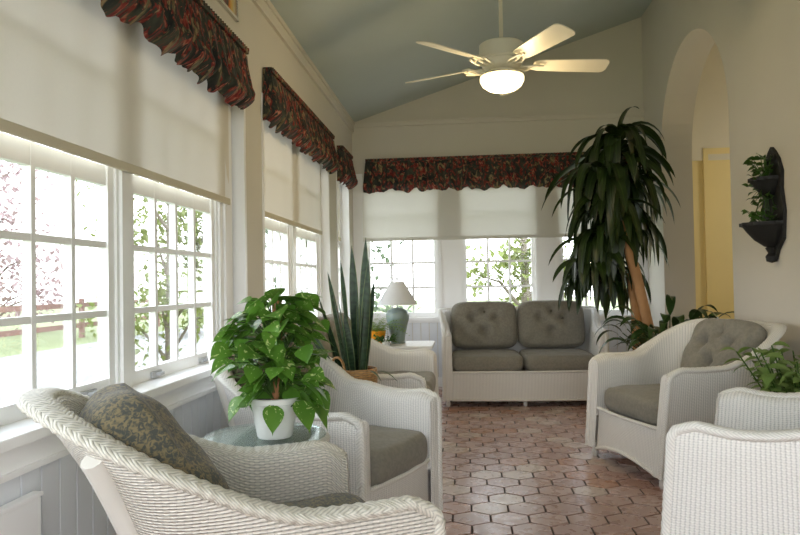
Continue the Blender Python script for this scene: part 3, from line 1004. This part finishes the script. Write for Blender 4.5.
drum_table('round wicker side table with glass top under the pothos', (-.70, 2.385, 0), r=.21)
drum_table('round wicker side table holding the snake plant basket', (-.60, 3.705, 0), r=.165, h=.47)

t = thing('lamp_table', 'white corner table beside end wall loveseat holding lamp and fern', 'table', (-.69, 5.86, 0))
g = MB(); g.box(-.42, .42, -.27, .27, .565, .59); obj('tabletop', g, M['braid'], t, smooth=False, bevel=.006)
g = MB(); g.box(-.38, .38, -.24, .24, .47, .565); obj('woven_apron', g, M['wick'], t, smooth=False)
for sx in (-1, 1):
    for sy in (-1, 1):
        g = MB(); g.tube([(sx * .37, sy * .22, 0), (sx * .37, sy * .22, .48)], .022, 10); obj('leg', g, M['braid'], t)
g = MB(); g.box(-.37, .37, -.22, .22, .16, .18); obj('lower_shelf', g, M['braid'], t, smooth=False)

# lamp
t = thing('table_lamp', 'grey green ceramic lamp with white cone shade on corner table', 'lamp', (-.575, 5.90, .59))
g = MB(); g.lathe([(0, 0), (.062, 0), (.064, .012), (.058, .02), (.062, .06), (.085, .16), (.098, .21), (.098, .245), (.085, .275), (.05, .295), (.028, .30), (0, .30)], n=32); obj('lamp_base', g, M['lampbase'], t)
g = MB(); g.tube([(0, 0, .29), (0, 0, .53)], .006, 8); g.lathe([(0, .53), (.01, .535), (.012, .545), (0, .56)], n=10); obj('stem', g, M['metal'], t)
g = MB(); g.lathe([(.168, .325), (.168, .332), (.06, .515), (.058, .52)], n=40); obj('lamp_shade', g, M['shade'], t)

# ------------------------------------------------------------------ plants
def heart(t): return max(0.0, (sin(PI * min(1, (t * 1.05 + .03)) ** .62))) * (1.0 if t < .97 else .2)
def strap(t): return (min(1, t * 5 + .35)) * (1 - t ** 3.2) ** .9 if t < 1 else 0.0
def sword(t): return (.75 + .25 * sin(PI * t)) * (1 - t ** 6) if t < 1 else 0.0
def lance(t): return sin(PI * min(1, t ** .8)) ** .9 if 0 < t < 1 else 0.02

def pothos():
    t = thing('potted_pothos', 'bushy green pothos in white pot on the glass topped table', 'plant', (-.655, 2.345, .5845))
    g = MB(); g.lathe([(0, 0), (.056, 0), (.06, .006), (.079, .115), (.086, .117), (.088, .135), (.08, .137), (.075, .12), (0, .118)], n=32); obj('pot', g, M['pot_white'], t)
    g = MB(); g.disc((0, 0, .124), .076, 24); obj('soil', g, M['soil'], t, smooth=False)
    g = MB(); g.tube([(0.005, .0, .10), (.01, .005, .30), (.012, .005, .47)], .017, 10); obj('moss_pole', g, M['mosspole'], t)
    rnd = random.Random(11); lf = MB(); stm = MB()
    for i in range(190):
        z = .11 + .34 * rnd.random() ** 1.05
        a = rnd.uniform(0, 2 * PI)
        rad = rnd.uniform(.035, .155) * (1.15 - .55 * abs(z - .24) / .25)
        out = Vector((cos(a), sin(a), 0))
        base = Vector((.008, 0, max(.13, z - .05))) + out * .015
        tip = Vector((.008, 0, z + .02)) + out * rad
        mid = (base + tip) / 2 + Vector((0, 0, .03))
        stm.tube([base, mid, tip], .0022, 5, cap=False)
        d = out * rnd.uniform(.7, 1.0) + Vector((rnd.uniform(-.6, .6), rnd.uniform(-.6, .6), rnd.uniform(-.85, .35)))
        L = rnd.uniform(.06, .105)
        lf.leaf(tip, d, L, L * rnd.uniform(.74, .92), heart, droop=.5, fold=.16, n=8, roll=rnd.uniform(-.9, .9))
    # the big leaves on top, and trailing ones
    for (dx, dy, dz, L, ax, ay, az) in ((.03, -.02, .46, .13, .9, -.3, .25), (.05, -.03, .43, .17, 1.0, -.2, -.2), (-.05, -.03, .42, .11, -1, -.2, -.2), (-.08, -.03, .38, .11, -.7, -.5, -.4), (.06, -.04, .37, .16, 1, -.1, -.35), (-.02, -.07, .33, .15, .5, -.6, -.2), (.12, -.02, .20, .12, .9, -.2, -.1), (.10, -.06, .13, .12, .5, -.5, -.8), (-.1, -.04, .14, .1, -.5, -.4, -.8), (.02, -.09, .12, .1, .1, -.5, -.9), (.14, -.03, .12, .11, .6, -.2, -.8), (-.13, -.02, .24, .1, -.9, -.2, -.3), (.0, -.02, .47, .1, .5, -.5, .5)):
        stm.tube([(0.008, 0, dz - .06), (dx, dy, dz)], .0025, 5, cap=False)
        lf.leaf((dx, dy, dz), (ax, ay, az), L, L * .72, heart, droop=.6, fold=.2, n=9, roll=rnd.uniform(-.4, .4))
    obj('stems', stm, M['ivy'], t); obj('foliage', lf, M['pothos'], t, angle=180)
pothos()

def snake():
    t = thing('snake_plant', 'tall upright snake plant in the tan woven basket', 'plant', (-.575, 3.705, .49))
    g = MB(); g.lathe([(0, .02), (.085, .02), (.10, .15), (.095, .15), (.088, .14), (0, .135)], n=24); obj('inner_pot', g, M['terra'], t)
    g = MB(); rnd = random.Random(5)
    tips = [(.05, .0, .76, .056), (-.03, .02, .72, .052), (-.085, -.02, .64, .05), (-.14, .03, .48, .046), (-.185, -.03, .41, .044), (-.26, -.05, .31, .04), (.095, -.03, .53, .046), (.02, .05, .56, .05), (-.06, -.05, .37, .044), (.065, .03, .34, .042), (-.12, .06, .26, .04), (.01, -.05, .45, .046), (-.17, .06, .58, .046), (-.05, .06, .60, .05), (.07, -.06, .64, .048), (-.22, .0, .48, .042), (-.09, -.07, .45, .046), (.045, -.07, .42, .046)]
    for (tx, ty, h, wd) in tips:
        b = Vector((tx * .42 + rnd.uniform(-.01, .01), ty * .8, .10)); d = Vector((tx, ty, .10 + h)) - b
        g.leaf(b, d, d.length, wd * 1.02, sword, droop=.05 if h > .45 else .2, fold=.3, n=12, roll=rnd.uniform(-.9, .9), twist=rnd.uniform(-1.2, 1.2))
    # low arching young leaves
    g.leaf((.06, -.04, .13), (.9, -.4, .5), .2, .02, strap, droop=1.6, n=8)
    g.leaf((.03, -.06, .13), (.6, -.6, .6), .18, .02, strap, droop=1.8, n=8)
    obj('foliage', g, M['snake'], t, angle=180)
snake()
t = thing('woven_basket', 'tan woven basket with arched handle holding the snake plant', 'basket', (-.59, 3.705, .480))
g = MB(); n = 40; rows = []; uvs = []
pr_ = [(.0, .0), (.095, .0), (.112, .06), (.118, .13), (.112, .17), (.106, .17), (.110, .12), (.0, .012)]
for i in range(n + 1):
    a = 2 * PI * i / n
    rows.append([(rr * cos(a), rr * sin(a), z) for rr, z in pr_]); uvs.append([(a * .11, z + k_ * .001) for k_, (rr, z) in enumerate(pr_)])
g.grid(rows, uvs); obj('basket_body', g, M['basket'], t, angle=180)
g = MB(); g.tube([(-.085 + .042 * cos(a_), -.075 - .02 * cos(a_), .15 + .085 * sin(a_)) for a_ in [PI * i / 14 for i in range(15)]], .007, 8); obj('handle', g, M['basket'], t)

def corn_plant():
    t = thing('corn_plant', 'tall corn plant with drooping dark leaves in the far right corner', 'plant', (1.45, 6.20, 0))
    g = MB(); g.lathe([(0, 0), (.13, 0), (.15, .02), (.19, .30), (.205, .31), (.205, .35), (.185, .35), (.175, .31), (0, .30)], n=32); obj('pot', g, M['terra'], t)
    g = MB(); g.disc((0, 0, .315), .175, 24); obj('soil', g, M['soil'], t, smooth=False)
    canes = [([(.13, -.10, .3), (.07, -.17, .7), (-.03, -.19, 1.15), (-.13, -.10, 1.6), (-.14, .0, 2.15)], .042), ([(.02, .03, .3), (.01, .03, .8), (-.02, .03, 1.15)], .036), ([(.05, .05, .3), (.06, .05, .7), (.04, .05, .95)], .034)]
    for pth, r in canes:
        g = MB(); g.tube(pth, r, 12, rf=lambda L, th_: 1 + .04 * sin(L * 60)); obj('cane', g, M['cane'], t)
    rnd = random.Random(21); g = MB()
    heads = [(-.12, 0, 2.24, 36, .60), (-.22, .0, 2.02, 46, .66), (-.06, .02, 1.92, 40, .60), (-.22, -.02, 1.72, 46, .62), (-.08, .0, 1.58, 40, .55), (-.26, .0, 1.42, 42, .60), (-.32, .08, 1.20, 36, .56), (-.16, .18, 1.12, 22, .50)]
    for (hx, hy, hz, nl, L0) in heads:
        for i in range(nl):
            a = i * 2.39996 + rnd.uniform(-.3, .3); e = rnd.uniform(.1, 1.1)
            L = L0 * rnd.uniform(.7, 1.1)
            d = (cos(a), sin(a) * .85, e)
            b = (hx + .03 * cos(a), hy + .03 * sin(a), hz + rnd.uniform(-.1, .12))
            g.leaf(b, d, L, rnd.uniform(.065, .10), strap, droop=rnd.choice((2.6, 4.0, 6.0, 8.0)), fold=.22, n=11, roll=rnd.uniform(-.5, .5), twist=rnd.uniform(-.9, .9))
    # top shoots
    for (ax, ay, e, L) in ((-1, -.2, .9, .5), (-.5, -.5, 1.6, .5), (.6, -.2, 1.8, .55), (.9, .1, 1.2, .6), (-.2, .3, 2.0, .45), (.3, -.6, 1.6, .5), (-.9, .2, 1.3, .55), (.1, -.2, 2.4, .48)):
        g.leaf((-.10, 0, 2.26), (ax, ay, e), L, .075, strap, droop=3.6, fold=.25, n=10, roll=rnd.uniform(-.4, .4))
    obj('foliage', g, M['drac'], t, angle=180)
corn_plant()

def leafy(name, label, loc, potprof, potmat, leafmat_, nl, L0, W0, spread, e0, droop, seed, shape=lance, stalk=.3, zmin=.0):
    t = thing(name, label, 'plant', loc)
    g = MB(); g.lathe(potprof, n=28); obj('pot', g, potmat, t)
    top = max(z for r, z in potprof)
    g = MB(); g.disc((0, 0, top - .02), max(r for r, z in potprof) * .86, 20); obj('soil', g, M['soil'], t, smooth=False)
    rnd = random.Random(seed); g = MB(); s = MB()
    for i in range(nl):
        a = i * 2.39996 + rnd.uniform(-.4, .4); e = rnd.uniform(*e0)
        d = Vector((cos(a) * spread, sin(a) * spread, e)).normalized()
        sl = stalk * rnd.uniform(.5, 1.1)
        b = Vector((.03 * cos(a), .03 * sin(a), top - .02)); m1 = b + d * sl * .6 + Vector((0, 0, .1 * sl)); tip = b + d * sl
        s.tube([b, m1, tip], .004, 5, cap=False)
        g.leaf(tip, d, L0 * rnd.uniform(.7, 1.15), W0 * rnd.uniform(.8, 1.2), shape, droop=droop * rnd.uniform(.7, 1.3), fold=.2, n=8, roll=rnd.uniform(-.5, .5))
    obj('stems', s, leafmat_, t); obj('foliage', g, leafmat_, t, angle=180)
    return t
leafy('peace_lily', 'broad leaved dark green plant standing right of the corn plant', (1.53, 5.50, 0), [(0, 0), (.11, 0), (.14, .27), (.15, .28), (.15, .32), (.13, .32), (.12, .29), (0, .28)], M['terra'], M['lily'], 64, .30, .062, .75, (.7, 1.9), 2.6, 31, stalk=.52)
leafy('low_foliage_plant', 'low glossy leafed plant in a pot at the foot of the corn plant', (1.27, 5.66, 0), [(0, 0), (.10, 0), (.13, .24), (.14, .25), (.14, .28), (.12, .28), (.11, .25), (0, .24)], M['terra'], M['lily'], 70, .11, .06, 1.0, (.5, 1.6), 1.8, 33, stalk=.17)

def bushy():
    t = thing('potted_shrub', 'light green small leafed shrub between the two right armchairs', 'plant', (1.52, 3.32, 0))
    g = MB(); g.lathe([(0, 0), (.12, 0), (.15, .30), (.16, .31), (.16, .35), (.14, .35), (.13, .32), (0, .31)], n=28); obj('pot', g, M['terra'], t)
    g = MB(); g.disc((0, 0, .325), .135, 20); obj('soil', g, M['soil'], t, smooth=False)
    rnd = random.Random(41); g = MB(); s = MB()
    for i in range(44):
        a = rnd.uniform(0, 2 * PI); sp = rnd.uniform(.05, .42)
        d = Vector((cos(a) * sp, sin(a) * sp, 1)).normalized(); h = rnd.uniform(.28, .47)
        b = Vector((.05 * cos(a), .05 * sin(a), .32)); pts = []
        for k_ in range(6):
            q = k_ / 5; pts.append(b + d * h * q + Vector((cos(a), sin(a), 0)) * (.05 * q * q))
        s.tube(pts, .0035, 5, cap=False)
        for k_ in range(16):
            q = .2 + .8 * k_ / 15; p = b + d * h * q + Vector((cos(a), sin(a), 0)) * (.05 * q * q)
            aa = rnd.uniform(0, 2 * PI)
            g.leaf(p, (cos(aa), sin(aa), rnd.uniform(-.3, .6)), rnd.uniform(.06, .10), .046, lance, droop=1.2, fold=.2, n=5, roll=rnd.uniform(-.5, .5))
    obj('stems', s, M['ivy'], t); obj('foliage', g, M['bushy'], t, angle=180)
bushy()

def fern():
    t = thing('potted_fern', 'small bright fern in an orange pot beside the lamp', 'plant', (-.735, 5.80, .59))
    g = MB(); g.lathe([(0, 0), (.045, 0), (.05, .01), (.068, .10), (.072, .115), (.064, .115), (.06, .10), (0, .095)], n=28); obj('pot', g, M['pot_orange'], t)
    rnd = random.Random(51); g = MB()
    for i in range(46):
        a = rnd.uniform(0, 2 * PI); e = rnd.uniform(.3, 2.2); L = rnd.uniform(.16, .28)
        d = Vector((cos(a), sin(a), e)).normalized(); p = Vector((.02 * cos(a), .02 * sin(a), .10))
        n = 9
        for k_ in range(n):
            p = p + d * (L / n); d = (d + Vector((0, 0, -.16))).normalized()
            side = d.cross(Vector((0, 0, 1))).normalized()
            for sg in (-1, 1):
                g.leaf(p, side * sg + d * .5, .045 * (1.1 - k_ / n), .014, lance, droop=.5, n=3)
    obj('foliage', g, M['fern'], t, angle=180)
fern()
# small trailing plant at the lamp foot
leafy('trailing_plant', 'small trailing plant in a little pot between fern and lamp', (-.655, 5.70, .59), [(0, 0), (.028, 0), (.036, .05), (.04, .055), (.03, .055), (0, .05)], M['pot_white'], M['ivy'], 40, .04, .026, 1.0, (-.3, 1.0), 1.2, 55, stalk=.08)

# wall planter with ivy on the right wall
def planter():
    t = thing('wall_planter', 'black two tier iron wall planter of ivy on the right wall', 'planter', (XR, 4.40, 1.2))
    g = MB(); pts = []
    outl = [(-.02, .0), (-.05, .05), (-.13, .12), (-.15, .28), (-.12, .42), (-.13, .52), (-.09, .60), (-.04, .65), (.0, .68)]
    ol = outl + [(-y, z) for y, z in outl[::-1][1:]]
    b = len(g.v)
    for x in (-.022, -.001):
        for y, z in ol: g.v.append((x, y, z))
    n = len(ol)
    g.face([b + i for i in range(n)]); g.face([b + n + i for i in range(n)][::-1])
    for i in range(n): j = (i + 1) % n; g.face([b + i, b + n + i, b + n + j, b + j])
    obj('back_plate', g, M['iron'], t)
    def bowl(z, r, h, nm):
        g = MB(); P = []
        for i in range(25):
            a = PI / 2 + PI * i / 24
            row = []
            for (k_, zz) in ((.05, -h), (.3, -h * .92), (.62, -h * .62), (.86, -h * .25), (1.0, 0), (1.06, .005), (1.06, .025), (.95, .025), (.9, .0), (.3, -.02)):
                f = 1 + (.05 * sin(i * 1.57) if k_ > 1 else 0)
                row.append((-.02 + r * k_ * f * cos(a) * 1.25, r * k_ * f * sin(a), z + zz))
            P.append(row)
        g.grid(P); o_ = obj(nm, g, M['iron'], t, angle=50)
    bowl(.20, .135, .13, 'lower_bowl'); bowl(.47, .095, .10, 'upper_bowl')
    g = MB(); g.lathe([(0, -.06), (.03, -.05), (.035, -.02), (.02, .0), (.035, .03), (0, .05)], (-.03, 0, .04), 14); obj('finial', g, M['iron'], t)
    iv = MB(); s = MB(); rnd = random.Random(61)
    for (z, r, nl, hang) in ((.20, .12, 42, .05), (.47, .09, 90, .2)):
        for i in range(nl):
            a = rnd.uniform(PI / 2, 1.5 * PI); q = rnd.uniform(.2, 1.0)
            p = Vector((-.03 + r * q * cos(a) * 1.2, r * q * sin(a), z + rnd.uniform(.0, .16 if z > .3 else .10)))
            if rnd.random() < .35 and z > .3: p.z = z - rnd.uniform(0, hang); p.x *= 1.1
            d = (cos(a), sin(a), rnd.uniform(-.6, .7)); L = rnd.uniform(.03, .055)
            iv.leaf(p, d, L, L * .9, heart, droop=.8, n=5, fold=.2, roll=rnd.uniform(-.8, .8))
            s.tube([(-.05, 0, z), tuple(p)], .0018, 4, cap=False)
    obj('stems', s, M['ivy'], t); obj('ivy', iv, M['ivy'], t, angle=180)
planter()

# ------------------------------------------------------------------ ceiling fan
def fan():
    fx, fy, fz = .255, 4.42, 2.445
    t = thing('ceiling_fan', 'ivory five bladed ceiling fan with lit bowl light', 'fan', (fx, fy, fz))
    top = zc(fx) - fz
    g = MB(); g.tube([(0, 0, .13), (0, 0, top + .02)], .013, 12); obj('down_rod', g, M['fan'], t)
    g = MB(); g.lathe([(0, .16), (.03, .16), (.04, .15), (.125, .148), (.14, .138), (.142, .05), (.13, .04), (.135, .03), (.12, .0), (.10, -.015), (.0, -.02)], n=36); obj('motor_housing', g, M['fan'], t)
    g = MB(); g.lathe([(.06, -.02), (.085, -.025), (.09, -.04), (.13, -.05), (.138, -.06), (.12, -.066), (0, -.06)], n=36); obj('switch_housing', g, M['fan'], t)
    g = MB(); g.lathe([(.130, -.063), (.138, -.070), (.137, -.09), (.122, -.118), (.088, -.142), (.04, -.156), (0, -.159)], n=36); obj('light_bowl', g, M['globe'], t)
    g = MB(); g.lathe([(0, top - .07), (.03, top - .06), (.06, top - .02), (.065, top + .02)], n=24); obj('canopy', g, M['fan'], t)
    for k_ in range(5):
        a = R(10 + 72 * k_)
        g = MB(); c, s_ = cos(a), sin(a)
        def tr(x, y, z): return (x * c - y * s_, x * s_ + y * c, z)
        # blade with pitch
        pl = R(-16); rows = []
        prof = [(.20, .045), (.23, .055), (.30, .060), (.45, .066), (.60, .070), (.655, .070), (.675, .058), (.685, .035)]
        for zz in (0, 1):
            rows = []
            for (x, w) in prof:
                rows.append([tr(x, q * w * cos(pl), .012 + q * w * sin(pl) + (.006 if zz else 0)) for q in (-1, -.33, .33, 1)])
            g.grid(rows, flip=not zz)
        nb = len(prof) * 4
        for i in range(len(prof) - 1):
            for e in (0, 3):
                q = [i * 4 + e, (i + 1) * 4 + e, nb + (i + 1) * 4 + e, nb + i * 4 + e]; g.face(q if e == 0 else q[::-1])
        for e in (0, len(prof) - 1):
            for j in range(3): g.face([e * 4 + j, e * 4 + j + 1, nb + e * 4 + j + 1, nb + e * 4 + j])
        bl = obj('blade', g, M['fan'], t)
        g = MB()
        for sg in (-1, 0, 1):
            g.tube([tr(.10, sg * .02, .0), tr(.16, sg * .045, -.006), tr(.215, sg * .04, .006 + sg * .008), tr(.26, sg * .025, .008 + sg * .006)], .008, 8)
        g.tube([tr(.205, -.045, -.002), tr(.23, 0, .004), tr(.205, .045, .014)], .007, 8)
        obj('blade_bracket', g, M['fan'], bl)
fan()

# heater cover low on the left wall
t = thing('heater_cover', 'white painted heater cover low on left wall at the corner of the photo', 'heater', (XL + .035, .9, 0))
g = MB(); g.box(-.017, .010, -.9, .88, .02, .55); obj('casing', g, M['trim'], t, smooth=False, bevel=.004)
g = MB(); g.box(-.017, .014, -.9, .885, .55, .562); obj('top_panel', g, M['trim'], t, smooth=False, bevel=.003)

# ------------------------------------------------------------------ outdoors
mb = MB(); mb.box(-60, 60, -40, 70, -.75, -.6); struct('ground', mb, M['lawn'])
mb = MB(); mb.box(-11.5, -6.2, -40, 60, -.6, -.585); struct('road', mb, M['road'])
def tree(label, loc, h, r, mat, n, seed, leafsz=.16, low=.35, trunk_r=.12, name='tree'):
    t = thing(name, label, 'tree', loc)
    rnd = random.Random(seed)
    g = MB(); g.tube([(0, 0, 0), (.05 * h * .1, 0, h * .3), (0, .05, h * .6), (.05, 0, h * .85)], lambda q: trunk_r * (1 - .75 * q), 9)
    blobs = []
    for i in range(11):
        a = rnd.uniform(0, 6.28); q = rnd.uniform(.15, .8); z = h * rnd.uniform(low, .95)
        p = Vector((r * q * cos(a), r * q * sin(a), z)); blobs.append(p)
        g.tube([(0, 0, max(.1, z - .35 * r - .3)), (p.x * .5, p.y * .5, z - .12 * r), p], lambda q: .05 * (1 - .8 * q) * trunk_r / .12, 6)
    obj('trunk', g, M['bark'], t)
    g = MB()
    for i in range(n):
        b = rnd.choice(blobs); rr = r * .48 * rnd.random() ** .5
        v = Vector((rnd.gauss(0, 1), rnd.gauss(0, 1), rnd.gauss(0, .8))).normalized() * rr
        d = (rnd.gauss(0, 1), rnd.gauss(0, 1), rnd.gauss(-.2, .6))
        L = leafsz * rnd.uniform(.6, 1.3)
        g.leaf(b + v, d, L, L * .6, lance, droop=.4, n=2)
    obj('crown', g, mat, t, angle=180)
    return t
tree('yellow green leafy tree outside the middle end window', (1.1, 13.2, -.6), 4.2, 1.25, M['tree_leaf'], 2600, 1, .17, .12)
tree('grey green spreading tree outside the left end window', (-2.3, 11.4, -.6), 4.6, 1.3, M['tree_dark'], 1900, 2, .17, .2)
tree('pale tree far behind the right end window', (4.2, 19, -.6), 4.5, 1.6, M['tree_dark'], 1100, 3, .22)
tree('pink blossoming tree outside the nearest casement windows', (-8.2, 9.4, -.6), 4.6, 2.0, M['blossom'], 2600, 4, .17, .2, .09)
tree('pale green tree outside the second casement window', (-5.6, 12.8, -.6), 4.6, 1.5, M['tree_leaf'], 1700, 5, .17, .15, .09)
tree('small green bush beyond the road outside the nearest window', (-15.2, 11.2, -.6), 2.8, 1.2, M['tree_dark'], 1300, 6, .18, .1, .07, 'bush')
tree('hazy grey green tree line far beyond the fence, left of the nearest window', (-26, 9, -.6), 6.5, 4.2, M['tree_dark'], 2400, 7, .42, .1, .2)
tree('tall pale pink blossoming tree beyond the road, outside the second casement', (-17.5, 24, -.6), 6.5, 3.0, M['blossom'], 2600, 8, .3, .15, .15)
tree('broad green tree beyond the lawn seen past the pillar window', (-9.5, 24, -.6), 6.0, 3.0, M['tree_leaf'], 2200, 9, .3, .15, .15)
t = thing('rail_fence', 'reddish brown rail fence across the lawn outside left windows', 'fence', (-13.2, 8, -.6))
g = MB()
for z in (.35, .7, 1.05): g.box(-.03, .03, -18, 22, z, z + .16)
obj('rails', g, M['fence'], t, smooth=False)
for i in range(14):
    g = MB(); g.box(-.07, .07, -18 + i * 3, -17.86 + i * 3, 0, 1.35); obj('fence_post', g, M['fence'], t, smooth=False)

# ------------------------------------------------------------------ light
w = bpy.data.worlds.new('world'); bpy.context.scene.world = w; w.use_nodes = True
nt = w.node_tree; bg = nt.nodes['Background']
tc = nt.nodes.new('ShaderNodeTexCoord'); sp = nt.nodes.new('ShaderNodeSeparateXYZ'); nt.links.new(tc.outputs['Generated'], sp.inputs[0])
rp = nt.nodes.new('ShaderNodeValToRGB')
rp.color_ramp.elements[0].position = 0.0; rp.color_ramp.elements[0].color = (.95, .96, .98, 1)
rp.color_ramp.elements[1].position = .8; rp.color_ramp.elements[1].color = (.80, .88, 1.0, 1)
nt.links.new(sp.outputs[2], rp.inputs[0]); nt.links.new(rp.outputs[0], bg.inputs[0])
bg.inputs[1].default_value = 6.6

def portal(name, loc, rot, sx, sy):
    L = bpy.data.lights.new(name, 'AREA'); L.shape = 'RECTANGLE'; L.size = sx; L.size_y = sy
    L.cycles.is_portal = True
    o = bpy.data.objects.new(name, L); C.objects.link(o); o.location = loc; o.rotation_euler = rot
for i, (a, b) in enumerate(BAYS):
    portal('window_portal', (XO - .02, (a + b) / 2, 1.42), (0, R(-90), 0), 1.5, b - a)
portal('window_portal', (.35, YB + .2, 1.42), (R(-90), 0, 0), 2.9, 1.5)
portal('window_portal', (.35, Y0 - .12, 1.45), (R(90), 0, 0), 3.3, 2.1)

L = bpy.data.lights.new('hall_lamp', 'POINT'); L.energy = 15; L.color = (1, .98, .94); L.shadow_soft_size = .15
o = bpy.data.objects.new('hall_lamp', L); C.objects.link(o); o.location = (3.6, 6.55, 1.9)
L = bpy.data.lights.new('fan_lamp', 'POINT'); L.energy = 22; L.color = (1, .76, .42); L.shadow_soft_size = .12
o = bpy.data.objects.new('fan_lamp', L); C.objects.link(o); o.location = (.255, 4.42, 2.235)

# ------------------------------------------------------------------ camera
cam = bpy.data.cameras.new('camera'); co = bpy.data.objects.new('camera', cam); C.objects.link(co)
cam.sensor_width = 36; cam.lens = 36 * 700 / 800; cam.clip_start = .05; cam.clip_end = 300
yaw, pitch, roll = R(5.3), R(1.25), R(1.0)
fw = Vector((-sin(yaw) * cos(pitch), cos(yaw) * cos(pitch), sin(pitch)))
r0 = Vector((cos(yaw), sin(yaw), 0)); u0 = r0.cross(fw)
rr = r0 * cos(roll) - u0 * sin(roll); uu = u0 * cos(roll) + r0 * sin(roll)
co.matrix_world = Matrix(((rr.x, uu.x, -fw.x, 0), (rr.y, uu.y, -fw.y, 0), (rr.z, uu.z, -fw.z, 1.1), (0, 0, 0, 1)))
sc = bpy.context.scene; sc.camera = co
sc.view_settings.view_transform = 'Standard'; sc.view_settings.look = 'None'
sc.view_settings.exposure = 0.0; sc.view_settings.gamma = 1.0
sc.cycles.use_denoising = True
sc.cycles.max_bounces = 10; sc.cycles.diffuse_bounces = 6; sc.cycles.transparent_max_bounces = 16
sc.cycles.sample_clamp_indirect = 6.0; sc.cycles.caustics_reflective = False; sc.cycles.caustics_refractive = False
